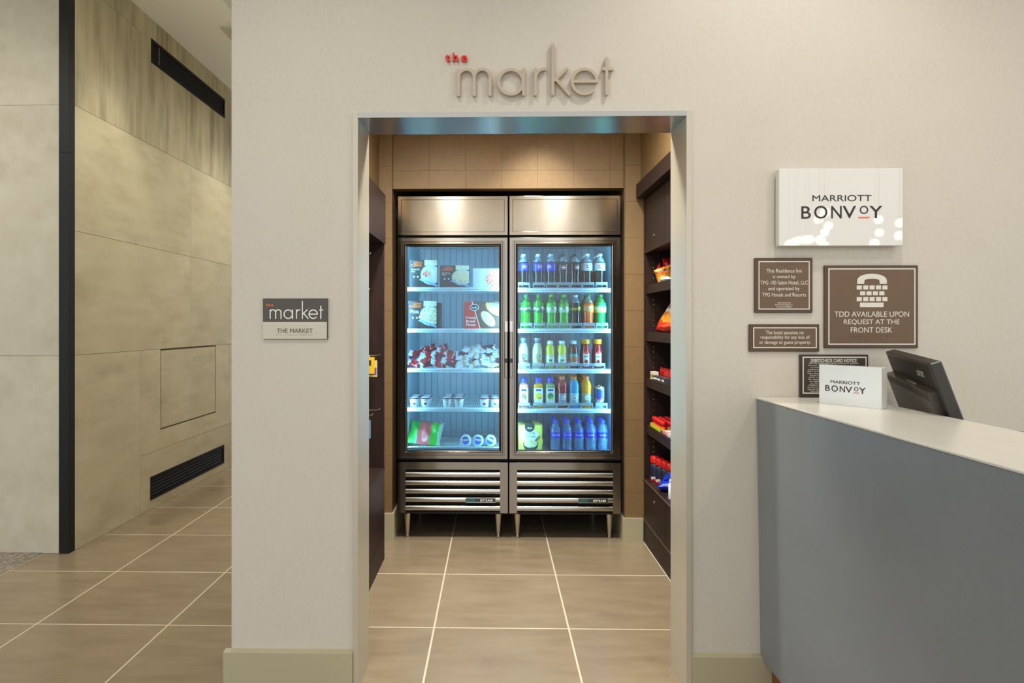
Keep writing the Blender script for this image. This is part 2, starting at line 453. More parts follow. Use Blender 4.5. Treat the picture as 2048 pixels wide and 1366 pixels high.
# openings (vents and the access hatch) are left free in the slabs
holes = {(0.0, 4.335): (4.461, 5.691, 0.066, 0.234), (0.408, 4.335): (4.598, 5.527, 0.550, 1.149), (2.626, 4.585): None}
def slab(y0, y1, z0, z1, m, hole=None):
    gp = 0.0012
    y0 += gp; y1 -= gp; z0 += gp; z1 -= gp
    q = MB()
    if hole:
        a, b, c, d = hole
        if c > z0: q.box(XS - 0.012, XS, y0, y1, z0, c)
        if d < z1: q.box(XS - 0.012, XS, y0, y1, d, z1)
        q.box(XS - 0.012, XS, y0, a, max(c, z0), min(d, z1)).box(XS - 0.012, XS, b, y1, max(c, z0), min(d, z1))
    else: q.box(XS - 0.012, XS, y0, y1, z0, z1)
    o = q.build('stone_slab', m, wl); return o
UV = (4.471, 5.708, 3.222, 3.396)
for z0, z1, ys, m in rows:
    for a, b in zip(ys, ys[1:]):
        h = holes.get((z0, a))
        if z0 in (2.626,) and a in (3.64, 4.585):
            h = (max(a, UV[0]), min(b, UV[1]), UV[2], 3.380) if b > UV[0] else None
            if a == 3.64: h = (UV[0], 4.585, UV[2], 3.3799)
            else: h = (4.585, UV[1], UV[2], 3.3799)
        if z0 == 3.380 and a in (3.64, 4.40):
            h = (UV[0], b, 3.3801, UV[3]) if False else None
            if a == 4.40: h = (UV[0], UV[1], 3.3801, UV[3])
        slab(a, b, z0, z1, m, h)
# access hatch
hx = thing('access_panel', 'square flush access hatch cut into the stone corridor wall', 'access panel', (XS, (4.598 + 5.527) / 2, 0.55))
dy = (5.527 - 4.598) / 2
MB().box(-0.0045, -0.0012, -dy + 0.012, dy - 0.012, 0.012, 0.587).build('hatch_door', stone, hx)
MB().box(-0.0058, -0.0046, -dy, dy, 0, 0.599).build('hatch_backing', mat('hatch_gap', (88, 80, 62), 0.8), hx)
# slot vents
def vent(name, label, y0, y1, z0, z1, nsl):
    t = thing(name, label, 'vent', (XS, (y0 + y1) / 2, z0))
    a = (y1 - y0) / 2; h = z1 - z0; w = 0.022
    MB().box(-0.0050, 0.003, -a, a, 0, w).box(-0.0050, 0.003, -a, a, h - w, h).box(-0.0050, 0.003, -a, -a + w, w, h - w).box(-0.0050, 0.003, a - w, a, w, h - w).build('frame', vent_black, t)
    MB().box(-0.0058, -0.0050, -a, a, 0, h).build('duct', mat('duct_black', (5, 5, 5), 0.9), t)
    for i in range(nsl):
        z = w + (h - 2 * w) * (i + 0.5) / nsl
        q = MB().add([(-0.0048, -a + w, z + 0.002), (0.001, -a + w, z - 0.005), (0.001, a - w, z - 0.005), (-0.0048, a - w, z + 0.002),
                      (-0.0048, -a + w, z + 0.005), (0.001, -a + w, z - 0.002), (0.001, a - w, z - 0.002), (-0.0048, a - w, z + 0.005)],
                     [(0, 3, 2, 1), (4, 5, 6, 7), (0, 1, 5, 4), (1, 2, 6, 5), (2, 3, 7, 6), (3, 0, 4, 7)])
        q.build('vent_blade', vent_black, t)
vent('wall_vent', 'long black slot vent high on the stone wall below the ceiling', *UV, 5)
vent('wall_vent', 'long black lower slot vent in the stone wall just above the floor', 4.461, 5.691, 0.066, 0.234, 5)
# pale wall facing the lobby on the far left, and its black corner trim
YP = 3.60
wp = struct(B('wall_far_left', joint, None, -9, -2.53, YP + 0.006, YP + 0.2, 0, CEIL))
for z0, z1 in ((0, 1.15), (1.15, 2.61), (2.61, CEIL)):
    for x0, x1 in ((-2.53, -3.99), (-3.99, -5.45)):
        MB().box(x1 + 0.001, x0 - 0.001, YP, YP + 0.012, z0 + 0.0008, z1 - 0.0008).build('stone_slab', stone_light, wp)
ct = MB().box(-2.529, -2.472, YP - 0.006, YP + 0.05, 0, 2.33).box(-2.529, -2.472, YP - 0.006, YP + 0.05, 2.332, CEIL)
struct(ct.build('trim_1', black_metal, None))
# ceilings
struct(B('ceiling', ceil_paint, None, -9, 9, -1.2, 8.5, CEIL, CEIL + 0.1))
cv = thing('ceiling_diffuser', 'square white air diffuser in the corridor ceiling', 'vent', (-1.73, 4.91, CEIL))
MB().box(-0.3, 0.3, -0.3, -0.26, -0.012, 0).box(-0.3, 0.3, 0.26, 0.3, -0.012, 0).box(-0.3, -0.26, -0.26, 0.26, -0.012, 0).box(0.26, 0.3, -0.26, 0.26, -0.012, 0).build('frame', mat('diffuser', (196, 190, 172), 0.6), cv)
MB().box(-0.26, 0.26, -0.26, 0.26, -0.004, 0).build('grille', mat('diffuser_in', (170, 164, 146), 0.6), cv)

# ---- market alcove shell
RX0, RX1 = -0.632, 0.801       # cooler recess
AX0, AX1 = -0.713, 0.900       # side walls
AC = 2.78
TT = 0.2235
def tile_wall(parent, x0, x1, y, z0, z1, xs, zs):
    """tiles on a wall facing -y; joints at xs, zs"""
    X = [x0] + [x for x in xs if x0 + 0.01 < x < x1 - 0.01] + [x1]
    Z = [z0] + [z for z in zs if z0 + 0.01 < z < z1 - 0.01] + [z1]
    for a, b in zip(X, X[1:]):
        for c, d in zip(Z, Z[1:]):
            B('wall_tile', tan_tile, parent, a + 0.0006, b - 0.0006, y, y + 0.006, c + 0.0006, d - 0.0006)
zj = [onY(1270, 403, YB)[1] + TT * k for k in range(-12, 6)]
xj = [onY(u, 300, YB)[0] for u in (786, 858, 931, 1003.8, 1075.5, 1147.6, 1220.5)]
zh = [onY(1040, 340, YB)[1] + TT * k for k in range(0, 4)]
w1 = struct(B('wall_market_left_wing', tan_joint, None, AX0 - 0.01, RX0, YB + 0.0055, YB + 0.06, 0, AC))
tile_wall(w1, AX0, RX0, YB, 0.0, AC, [], zj)
w2 = struct(B('wall_market_right_wing', tan_joint, None, RX1, AX1 + 0.35, YB + 0.0055, YB + 0.06, 0, AC))
tile_wall(w2, RX1 + 0.004, AX1 + 0.02, YB, 0.0, AC, [], zj)
w3 = struct(B('wall_market_header', tan_joint, None, RX0, RX1, YB + 0.0145, YB + 0.09, 2.172, AC))
tile_wall(w3, RX0 + 0.006, RX1 - 0.006, YB + 0.009, 2.172, AC, xj, zh)
struct(B('wall_market_back', fridge_black, None, RX0 - 0.1, RX1 + 0.1, 4.74, 4.80, 0, AC))
struct(B('wall_recess_left', tan_wall, None, RX0 - 0.06, RX0, YB + 0.06, 4.74, 0, AC))
struct(B('wall_recess_right', tan_wall, None, RX1, RX1 + 0.06, YB + 0.06, 4.74, 0, AC))
LCY, LCZ = 3.555, 2.066
struct(MB().box(AX0 - 0.06, AX0, LCY + 0.002, YB + 0.06, 0, AC).box(AX0 - 0.06, AX0, YW1 + 0.01, LCY + 0.002, LCZ, AC).build('wall_market_left', tan_wall, None))
struct(B('wall_market_right', tan_wall, None, AX1, AX1 + 0.06, YW1 + 0.01, YB, 2.187, AC))
struct(B('ceiling_market', ceil_paint, None, AX0 - 0.5, AX1 + 0.5, YW1, 4.8, AC, AC + 0.08))
# wing baseboards with returns into the recess
bq = 0.157
baseboard('baseboard_wing_left', [(AX0, YB - 0.016), (RX0 + 0.016, YB - 0.016), (RX0 + 0.016, 4.6), (RX0, 4.6), (RX0, YB), (AX0, YB)], bq + 0.01)
baseboard('baseboard_wing_right', [(RX1 - 0.016, YB - 0.016), (AX1 + 0.012, YB - 0.016), (AX1 + 0.012, YB), (RX1, YB), (RX1, 4.6), (RX1 - 0.016, 4.6)], bq - 0.012)

# ================================================================== DARK WOOD WALL CABINETS
lock_m = chrome
def left_cabinet():
    X = -0.624; xb = -0.95; y0 = YW1 + 0.012; y1 = LCY
    t = thing('display_cabinet', 'dark wood display cabinet with hook wall on the left side of the alcove', 'cabinet', (X, y0, 0))
    L = y1 - y0; D = xb - X
    B('plinth', wood, t, D, 0.0, 0, L, 0, 0.137)
    d = B('door', wood, t, D + 0.02, 0.0, 0.001, L - 0.001, 0.141, 0.505)
    B('counter_ledge', wood, t, D + 0.02, 0.004, 0, L, 0.505, 0.520)
    B('side_panel', wood, t, D, 0.0, L - 0.020, L, 0.520, 1.788)
    B('back_panel', wood, t, D, D + 0.02, 0, L - 0.02, 0.520, 1.788)
    B('side_panel', wood, t, D, 0.0, 0, 0.02, 0.520, 1.788)
    B('valance', wood, t, D, 0.006, 0, L, 1.788, LCZ - 0.001)
    return t, X, D, y0
lc, LX, LD, LY0 = left_cabinet()
def right_cabinet():
    X = 0.914; D = 0.36; y0 = YW1 + 0.012; y1 = YB - 0.018
    t = thing('display_cabinet', 'dark wood built-in snack shelf cabinet on the right side of the alcove', 'cabinet', (X, y0, 0))
    L = y1 - y0
    B('plinth', wood, t, 0.004, D, 0, L, 0, 0.140)
    B('plinth_line', mat('edge_line', (140, 118, 98), 0.5), t, 0.0, 0.004, 0, L, 0.140, 0.1425)
    for a, b in ((0.0, 0.45), (0.452, 0.9), (0.902, L)):
        d = B('lower_door', wood, t, 0.0, 0.02, a, b - 0.002, 0.146, 0.372)
        if b == L:
            q = MB().lathe([(0.0, 0.0), (0.008, 0.0), (0.008, -0.006), (0.0, -0.007)], 14, (0, L - 0.26, 0.318), 'x'); q.build('lock', lock_m, d)
    B('counter_ledge', wood, t, -0.004, D, 0, L, 0.376, 0.393)
    B('ledge_edge', mat('edge_line', (140, 118, 98), 0.5), t, -0.005, -0.004, 0, L, 0.3895, 0.393)
    B('lower_carcass', wood, t, 0.021, D, 0, L, 0.1425, 0.376)
    B('side_panel', wood, t, 0.0, D, L - 0.020, L, 0.393, 2.098)
    B('side_panel', wood, t, 0.0, D, 0, 0.020, 0.393, 2.098)
    B('back_panel', wood, t, D - 0.01, D, 0.02, L - 0.02, 0.393, 1.76)
    for a, b in ((0.02, 0.46), (0.462, 0.92), (0.922, L - 0.02)):
        d = B('upper_door', wood, t, 0.004, 0.022, a, b - 0.002, 1.783, 2.094)
        if b > 1.2:
            MB().lathe([(0.0, 0.0), (0.008, 0.0), (0.008, -0.006), (0.0, -0.007)], 14, (0.004, L - 0.245, 1.842), 'x').build('lock', lock_m, d)
    B('upper_carcass', wood, t, 0.023, D, 0.02, L - 0.02, 1.764, 2.098)
    B('light_rail', wood, t, 0.0, 0.022, 0.02, L - 0.02, 1.762, 1.782)
    B('fascia', wood, t, -0.046, D, 0, L + 0.001, 2.100, 2.186)
    for z in (1.569, 1.285, 1.007, 0.725):
        sh = B('shelf', wood, t, 0.011, D - 0.01, 0.021, L - 0.021, z - 0.020, z)
        B('front_lip', wood, sh, 0.009, 0.025, 0.021, L - 0.021, z - 0.052, z - 0.020)
    # shelf pin holes on the far side panel
    pin = MB().lathe([(0.0, 0.0), (0.0028, 0.0), (0.0028, 0.0015), (0, 0.0015)], 8, (0, 0, 0), 'y').mesh('shelf_pin')
    sp = [c for c in t.children if c.name.startswith('side_panel')][0]
    z = 0.46
    while z < 1.72:
        if min(abs(z - a + 0.02) for a in (1.569, 1.285, 1.007, 0.725)) > 0.04:
            put('shelf_pin', pin, chrome, sp, (0.055, L - 0.0200, z))
        z += 0.032
    return t, X, D, y0, L
rcab, RCX, RCD, RCY0, RCL = right_cabinet()
print('LC', LX, 'RC', RCX, RCL)
# ================================================================== GLASS DOOR COOLERS
YF = 3.855
def ring_loft(prof, x0, x1, z0, z1, close=False):
    """mitred rectangular frame: prof = [(inset, y), ...]"""
    q = MB(); vs = []; fs = []
    for i, y in prof:
        vs += [(x0 + i, y, z0 + i), (x1 - i, y, z0 + i), (x1 - i, y, z1 - i), (x0 + i, y, z1 - i)]
    for k in range(len(prof) - 1):
        for j in range(4): fs.append((k * 4 + j, k * 4 + (j + 1) % 4, (k + 1) * 4 + (j + 1) % 4, (k + 1) * 4 + j))
    if close: n = (len(prof) - 1) * 4; fs.append((n, n + 1, n + 2, n + 3))
    else:
        n = (len(prof) - 1) * 4
        for j in range(4): fs.append((n + j, n + (j + 1) % 4, (j + 1) % 4, j))
    return q.add(vs, fs)
SH_L = [1.566, 1.305, 1.054, 0.806]
SH_R = [1.559, 1.303, 1.049, 0.799]
def cooler(x0, x1, label, shelves, floor_z, handle_side, lanes=None):
    w = x1 - x0; h = w / 2; xm = (x0 + x1) / 2
    t = thing('glass_door_cooler', label, 'refrigerator', (xm, YF, 0))
    D = 0.80
    # outer black cabinet
    q = MB().box(-h, -h + 0.03, 0.045, D, 0.17, 2.12).box(h - 0.03, h, 0.045, D, 0.17, 2.12).box(-h + 0.03, h - 0.03, 0.79, D, 0.17, 2.12)
    q.box(-h + 0.03, h - 0.03, 0.03, 0.79, 1.90, 2.12).box(-h + 0.03, h - 0.03, 0.045, 0.79, 0.17, 0.50)
    q.box(-h + 0.03, h - 0.03, 0.0435, 0.060, 1.862, 1.90).box(-h + 0.03, h - 0.03, 0.0435, 0.060, 0.498, 0.512)
    q.build('cabinet', fridge_black, t)
    # white liner
    li = MB().box(-h + 0.03, -h + 0.036, 0.05, 0.785, 0.50, 1.90).box(h - 0.036, h - 0.03, 0.05, 0.785, 0.50, 1.90).box(-h + 0.036, h - 0.036, 0.05, 0.785, 0.50, 0.508).box(-h + 0.036, h - 0.036, 0.05, 0.785, 1.892, 1.90)
    li.build('liner', liner_m, t)
    bp = B('back_panel', mat('back_groove', (70, 92, 108), 0.6), t, -h + 0.036, h - 0.036, 0.778, 0.785, 0.508, 1.892)
    n = 13; pw = (w - 0.072) / n
    pm = MB().bbox(-pw / 2 + 0.001, pw / 2 - 0.001, -0.006, 0, 0, 1.38, 0.002).mesh('back_plank')
    for i in range(n): put('back_plank', pm, liner_back, bp, (-h + 0.036 + pw * (i + 0.5), 0.778, 0.510))
    # stainless header
    ring_loft([(0, 0.045), (0, 0.001), (0.0015, 0), (0.020, 0), (0.0225, 0.003), (0.024, 0.003)], -h, h, 1.881, 2.122, True).build('header_panel', steel, t)
    # door
    d0, d1 = 0.502, 1.868
    dr = ring_loft([(0.001, 0.042), (0.001, 0.002), (0.003, 0), (0.022, 0.0), (0.024, 0.004), (0.030, 0.004), (0.034, -0.003), (0.040, -0.003), (0.046, 0.010), (0.050, 0.012), (0.050, 0.042)], -h, h, d0, d1).build('door', steel, t)
    ring_loft([(0.050, 0.014), (0.054, 0.014), (0.054, 0.040), (0.050, 0.040)], -h, h, d0, d1).build('gasket', gasket_m, dr)
    B('glass_pane', door_glass, dr, -h + 0.0505, h - 0.0505, 0.018, 0.024, d0 + 0.0505, d1 - 0.0505)
    s = handle_side
    hx0 = s * (h - 0.0115)
    hd = MB().bbox(hx0 - 0.0095, hx0 + 0.0095, -0.030, -0.004, 1.005, 1.335, 0.003)
    hd.box(hx0 - 0.007, hx0 + 0.007, -0.005, 0.004, 1.03, 1.06).box(hx0 - 0.007, hx0 + 0.007, -0.005, 0.004, 1.28, 1.31)
    hd.build('handle', steel, dr)
    B('handle_cap', chrome, dr, hx0 - 0.0105, hx0 + 0.0105, -0.033, -0.003, 1.285, 1.350, bev=0.002)
    B('handle_slot', gasket_m, dr, hx0 - 0.0075, hx0 + 0.0075, -0.0312, -0.029, 1.098, 1.124)
    # louvred base grille
    gf = MB().box(-h, -h + 0.048, -0.003, 0.04, 0.172, 0.484).box(h - 0.048, h, -0.003, 0.04, 0.172, 0.484).box(-h + 0.048, h - 0.048, 0.0, 0.03, 0.438, 0.484)
    gf.build('grille_frame', steel, t)
    B('grille_back', fridge_black, t, -h + 0.048, h - 0.048, 0.03, 0.044, 0.172, 0.438)
    prof = [(0.030, 0.0), (0.002, -0.017), (-0.006, -0.013), (-0.009, -0.004), (-0.008, 0.005), (-0.002, 0.013), (0.006, 0.017), (0.012, 0.016), (0.016, 0.006)]
    sm = MB(); vs = []
    for x in (-h + 0.0485, h - 0.0485): vs += [(x, y, z) for y, z in prof]
    k = len(prof)
    sm.add(vs, [(i, (i + 1) % k, (i + 1) % k + k, i + k) for i in range(k)], True); sm.add(vs[:k], [list(range(k))]); sm.add(vs[k:], [list(range(k))])
    sme = sm.mesh('louver_slat')
    sl = [put('louver_slat', sme, steel_slat, t, (0, 0.0, z)) for z in (0.408, 0.3565, 0.305, 0.2535, 0.202)]
    npx = h - 0.048 - 0.062 - 0.095
    npl = B('nameplate', mat('nameplate_dark', (44, 52, 52), 0.35), t, h - 0.26, h - 0.075, -0.0135, -0.0095, 0.240, 0.268)
    ring_loft([(0, -0.0138), (0.0015, -0.0143), (0.003, -0.0138)], h - 0.26, h - 0.075, 0.240, 0.268).build('plate_rim', chrome, npl)
    B('emblem', mat('nameplate_teal', (40, 96, 92), 0.4), npl, h - 0.254, h - 0.20, -0.0142, -0.0136, 0.2445, 0.2635)
    T('lettering', 'true', white_print, npl, w=0.078, h=0.015, cx=h - 0.131, cz=0.2545, y=-0.0146, bold=0.012, shear=0.3)
    B('base_pan', fridge_black, t, -h, h, 0.02, D, 0.160, 0.172)
    lg = MB().lathe([(0.0, 0), (0.0095, 0.0), (0.0115, 0.004), (0.0115, 0.022), (0.010, 0.024), (0.0125, 0.030), (0.0225, 0.150), (0.0225, 0.160)], 18).mesh('leg')
    for lx in (-h + 0.052, h - 0.058):
        for ly in (0.065, 0.72): put('leg', lg, chrome, t, (lx, ly, 0))
    # lit strips in the front corners
    for sx in (-1, 1): B('led_strip', led_m, t, sx * (h - 0.0415) - 0.004, sx * (h - 0.0415) + 0.004, 0.056, 0.070, 0.56, 1.86)
    # wire shelves
    xi = h - 0.040
    wm = MB()
    nw = 44
    for i in range(nw + 1):
        x = -xi + 2 * xi * i / nw; wm.box(x - 0.0013, x + 0.0013, 0.11, 0.76, -0.0026, 0)
    for y in (0.25, 0.42, 0.60, 0.758): wm.box(-xi, xi, y - 0.002, y + 0.002, -0.006, -0.0027)
    wme = wm.mesh('wire_grid')
    rm = MB().bbox(-xi, xi, 0.096, 0.106, -0.024, 0.001, 0.002).mesh('price_rail')
    dm = MB()
    for i in range(40):
        x = -xi + 0.02 + (2 * xi - 0.04) * i / 39
        dm.box(x - 0.0035, x + 0.0035, 0.0952, 0.0962, -0.016, -0.012)
    dme = dm.mesh('rail_marks')
    for si, z in enumerate(shelves):
        sh = put('shelf', wme, shelf_wire, t, (0, 0, z))
        put('price_rail', rm, rail_m, sh); o = put('rail_marks', dme, rail_dot, sh); o['kind'] = 'stuff'
        if lanes:
            wl_ = 0.0748
            tr = MB().box(-wl_ / 2, wl_ / 2, 0.104, 0.1055, 0.020, 0.038).box(-wl_ / 2, wl_ / 2, 0.104, 0.1055, 0.001, 0.006)
            tr.box(-wl_ / 2, -wl_ / 2 + 0.006, 0.104, 0.1055, 0.006, 0.020).box(wl_ / 2 - 0.006, wl_ / 2, 0.104, 0.1055, 0.006, 0.020)
            tr.box(-wl_ / 2, -wl_ / 2 + 0.0012, 0.1055, 0.5, 0.001, 0.034).box(wl_ / 2 - 0.0012, wl_ / 2, 0.1055, 0.5, 0.001, 0.034)
            if 'tray' not in MESH: MESH['tray'] = tr.mesh('bottle_tray')
            for X in lanes[si]: put('bottle_tray', MESH['tray'], tray_clear, sh, (X - xm, 0, 0.001))
    # bottom rack
    if not lanes:
        bk = put('bottom_rack', wme, shelf_wire, t, (0, 0, floor_z))
        MB().tube([(-xi, 0.10, -0.045), (-xi, 0.10, -0.004), (-xi + 0.012, 0.10, 0.002), (xi - 0.012, 0.10, 0.002), (xi, 0.10, -0.004), (xi, 0.10, -0.045)], 0.0035, 8).build('front_bar', shelf_wire, bk)
        B('rack_foot', shelf_wire, bk, -xi, xi, 0.3, 0.31, -0.046, -0.006)
    return t
MESH = {}
def lane_x(us, v=600, Y=4.015): return [onY(u, v, Y)[0] for u in us]
U1 = (1047, 1076.5, 1102, 1126, 1150, 1174, 1200)
LANES = lane_x(U1)
X2 = lane_x((1052, 1077.7, 1103, 1127.4, 1151, 1176, 1201))
X3 = lane_x((1047.5, 1075, 1100.5, 1124, 1147.5, 1171.5, 1195.5))
X4 = lane_x((1047.5, 1076.5, 1100.3, 1124, 1147.7, 1171.8, 1200))
cool_l = cooler(-0.594, 0.084, 'left stainless glass door cooler holding frozen meals and ice cream', SH_L, 0.555, 1)
cool_r = cooler(0.093, 0.775, 'right stainless glass door cooler filled with bottled drinks', SH_R, 0.509, -1, [LANES, X2, X3, X4])

# ================================================================== DRINKS
ORD = ['first', 'second', 'third', 'fourth', 'fifth', 'sixth', 'seventh']
def lathe_part(name, prof, m, parent, n=20): return MB().lathe(prof, n).build(name, m, parent)
def wprint(name, pts, m, parent, r, eps=0.0004):
    q = MB(); xs = [p[0] for p in pts]; zz = [p[1] for p in pts]; x0, x1 = min(xs), max(xs)
    n = max(1, int(math.ceil((x1 - x0) / (r * 0.16))))
    ar = sum(pts[i - 1][0] * pts[i][1] - pts[i][0] * pts[i - 1][1] for i in range(len(pts)))
    if ar < 0: pts = pts[::-1]
    for k in range(n):
        c = clip(pts, x0 + (x1 - x0) * k / n, x0 + (x1 - x0) * (k + 1) / n, min(zz) - 1, max(zz) + 1)
        if len(c) >= 3: q.add([(x, -eps - 0.0003, z) for x, z in c], [list(range(len(c)))])
    me = bpy.data.meshes.new(name); me.from_pydata(q.v, [], q.f); me.update(); wrap(me, r); return put(name, me, m, parent)
def wtext(name, body, m, parent, r, **k):
    me = text_mesh(body, y=-0.0012, depth=0.0004, **k); wrap(me, r); me.name = name; return put(name, me, m, parent)
plastic_clear = clear_mat('clear_bottle_plastic', (210, 225, 235), 0.62, 0.06, (190, 205, 215))
def soda_profile(r, H, base=True):
    return [(0.0, 0.0), (r * 0.72, 0.0), (r * 0.93, 0.012 * H), (r * 0.97, 0.06 * H), (r * 0.95, 0.17 * H), (r * 0.86, 0.30 * H), (r * 0.88, 0.38 * H), (r * 0.98, 0.50 * H), (r, 0.62 * H), (r * 0.97, 0.72 * H), (r * 0.90, 0.765 * H)]
def soda(label, group, H, r, liquid, cap_m, label_m, zl=(0.51, 0.735), fill=0.765, neck_m=None):
    t = thing('soda_bottle', label, 'bottle', group=group)
    body = soda_profile(r, H)
    lathe_part('bottle_body', body, liquid, t)
    lathe_part('neck', [(r * 0.90, 0.765 * H), (r * 0.70, 0.83 * H), (r * 0.46, 0.885 * H), (r * 0.36, 0.91 * H), (r * 0.36, 0.935 * H)], neck_m or plastic_clear, t)
    lathe_part('cap', [(0, 0.928 * H), (r * 0.41, 0.928 * H), (r * 0.41, 0.99 * H), (r * 0.37, H), (0, H)], cap_m, t, 16)
    rl = r * 1.005
    lathe_part('label_wrap', [(r * 0.985, zl[0] * H), (rl, (zl[0] + 0.03) * H), (rl, (zl[1] - 0.06) * H), (r * 0.985, zl[1] * H)], label_m, t)
    return t, rl
cola_m = mat('cola', (22, 13, 10), 0.08, spec=0.6)
caps = dict(white=mat('cap_white', (236, 238, 240), 0.35), black=mat('cap_black', (30, 26, 24), 0.35), green=mat('cap_green', (20, 140, 84), 0.35), lime=mat('cap_lime', (70, 190, 60), 0.35),
            orange=mat('cap_orange', (246, 122, 30), 0.35), amber=mat('cap_amber', (248, 160, 24), 0.35), blue=mat('cap_blue', (16, 56, 214), 0.3), grey=mat('cap_grey', (150, 160, 166), 0.3, metal=0.4))
lab_blue = mat('label_blue', (24, 50, 190), 0.3); lab_black = mat('label_black', (30, 26, 26), 0.3); lab_silver = mat('label_silver', (190, 200, 206), 0.3)
red_p = mat('print_red', (206, 34, 40), 0.4); blue_p = mat('print_blue', (20, 60, 180), 0.4)
def globe(t, r, z, R=0.0125, cx=0.0):
    wprint('emblem_disc', ell(cx, z, R, R), white_print, t, r, 0.0006)
    wprint('emblem_red', [(cx + R * 0.86 * cos(a), z + R * 0.86 * sin(a)) for a in [radians(12 + 10 * k) for k in range(18)]] + [(cx - R * 0.3, z + R * 0.08), (cx + R * 0.3, z + R * 0.32)], red_p, t, r, 0.0011)
    wprint('emblem_blue', [(cx + R * 0.86 * cos(a), z + R * 0.86 * sin(a)) for a in [radians(200 + 9 * k) for k in range(16)]] + [(cx + R * 0.3, z - R * 0.12), (cx - R * 0.3, z - R * 0.34)], blue_p, t, r, 0.0011)
Y1 = 4.015
def place_row(proto, X, z, label, Y=Y1, rotz=0.0):
    return clone(proto, (X, Y, z), label, rotz)
def drop(proto):
    for c in list(proto.children):
        for d in list(c.children): bpy.data.objects.remove(d)
        bpy.data.objects.remove(c)
    bpy.data.objects.remove(proto)
GC = 'cola bottles on the top cooler shelf'
H1 = 0.222
pA, rA = soda('cola', GC, H1, 0.034, cola_m, caps['white'], lab_blue); globe(pA, rA, 0.625 * H1)
pB, rB = soda('cola', GC, H1, 0.034, cola_m, caps['black'], lab_black); globe(pB, rB, 0.60 * H1)
pC, rC = soda('cola', GC, H1, 0.034, cola_m, caps['white'], lab_silver); globe(pC, rC, 0.625 * H1)
kinds = [(pA, 'blue label'), (pA, 'blue label'), (pA, 'blue label'), (pB, 'black cap'), (pB, 'black cap'), (pC, 'silver label'), (pC, 'silver label')]
spins = [0.15, 0.2, -0.45, 0.0, 0.3, -0.1, -0.25]
zs = SH_R[0] + 0.001
for i, (p, d) in enumerate(kinds):
    place_row(p, LANES[i], zs, f'dark cola bottle with {d}, {ORD[i]} from left in the top front row', Y1, spins[i])
    place_row(p, LANES[i], zs, f'cola bottle with {d} behind the {ORD[i]} front bottle, top shelf', Y1 + 0.085, spins[i] + 0.4)
    if i in (3, 4, 5, 6): place_row(p, LANES[i], zs, f'cola bottle with {d} third back in the {ORD[i]} lane, top shelf', Y1 + 0.17, spins[i] - 0.4)
for p in (pA, pB, pC): drop(p)
# lime green and other sodas
H2, R2 = 0.219, 0.036
dew_m = mat('lime_soda', (12, 168, 20), 0.08, spec=0.6); dew_neck = clear_mat('green_bottle_plastic', (90, 220, 120), 0.5, 0.06, (30, 170, 60))
dew_lab = bands_mat('lime_label', [(0.0, (14, 120, 48)), (0.40, (206, 232, 214)), (0.60, (16, 130, 52))], 2, 0.25, 2.0)
dew_lab2 = bands_mat('lime_label_pale', [(0.0, (160, 216, 160)), (0.36, (226, 238, 228)), (0.66, (60, 176, 70))], 2, 0.2, 2.0)
ora_m = mat('orange_soda', (240, 92, 6), 0.08, spec=0.6); ora_neck = clear_mat('orange_bottle_plastic', (235, 220, 200), 0.6, 0.06, (220, 200, 180))
ora_lab = bands_mat('orange_label', [(0.0, (246, 120, 20)), (0.22, (250, 170, 80)), (0.85, (246, 120, 20))], 2, 0.1, 3.0)
dark_lab = bands_mat('dark_soda_label', [(0.0, (40, 44, 24)), (0.35, (190, 176, 40)), (0.62, (44, 60, 30))], 2, 0.2, 2.0)
sprite_lab = bands_mat('green_label', [(0.0, (216, 232, 120)), (0.4, (230, 240, 236)), (0.75, (60, 180, 110))], 2, 0.16, 2.5)
G2 = 'soda bottles on the second cooler shelf'
def slanted(p, r, m, body='dew'):
    wprint('label_slash', [(-0.020, 0.53 * H2), (0.020, 0.60 * H2), (0.022, 0.66 * H2), (-0.016, 0.585 * H2)], m, p, r, 0.0006)
    me = text_mesh(body, w=0.022, h=0.013, cx=0, cz=0, y=-0.0014, depth=0.0004, bold=0.02, shear=0.3)
    for v in me.vertices: v.co.z += 0.30 * v.co.x + 0.595 * H2
    wrap(me, r); put('lettering', me, red_p, p)
d1, r1 = soda('x', G2, H2, R2, dew_m, caps['green'], dew_lab, (0.47, 0.70), neck_m=dew_neck); slanted(d1, r1, white_print)
d2, r2 = soda('x', G2, H2, R2, dew_m, caps['lime'], dew_lab2, (0.47, 0.70), neck_m=dew_neck); slanted(d2, r2, white_print)
d3, r3 = soda('x', G2, H2 * 0.985, R2 * 0.95, mat('dark_soda', (40, 34, 20), 0.08, spec=0.6), caps['white'], dark_lab, (0.47, 0.70)); slanted(d3, r3, mat('yellow_slash', (206, 196, 50), 0.4), 'dew')
d4, r4 = soda('x', G2, H2, R2, ora_m, caps['green'], ora_lab, (0.47, 0.70), neck_m=ora_neck); slanted(d4, r4, white_print, 'crush')
d5, r5 = soda('x', G2, H2, R2, mat('green_clear_soda', (26, 160, 74), 0.08, spec=0.6), caps['green'], sprite_lab, (0.47, 0.70), neck_m=dew_neck)
zs = SH_R[1] + 0.001
k2 = [(d1, 'green soda bottle with dark cap'), (d1, 'green soda bottle with dark cap'), (d2, 'green soda bottle with lime cap'), (d2, 'green soda bottle with lime cap'),
      (d3, 'dark soda bottle with yellow label'), (d4, 'orange soda bottle with green cap'), (d5, 'soda bottle with pale lemon label')]
for i, (p, d) in enumerate(k2):
    place_row(p, X2[i], zs, f'{d}, {ORD[i]} in the second shelf front row', Y1, [0.2, 0.15, 0.1, 0.05, 0.3, -0.3, -0.1][i])
    place_row(p, X2[i] - 0.002, zs, f'{d}, behind the {ORD[i]} front bottle, second shelf', Y1 + 0.085, 0.5)
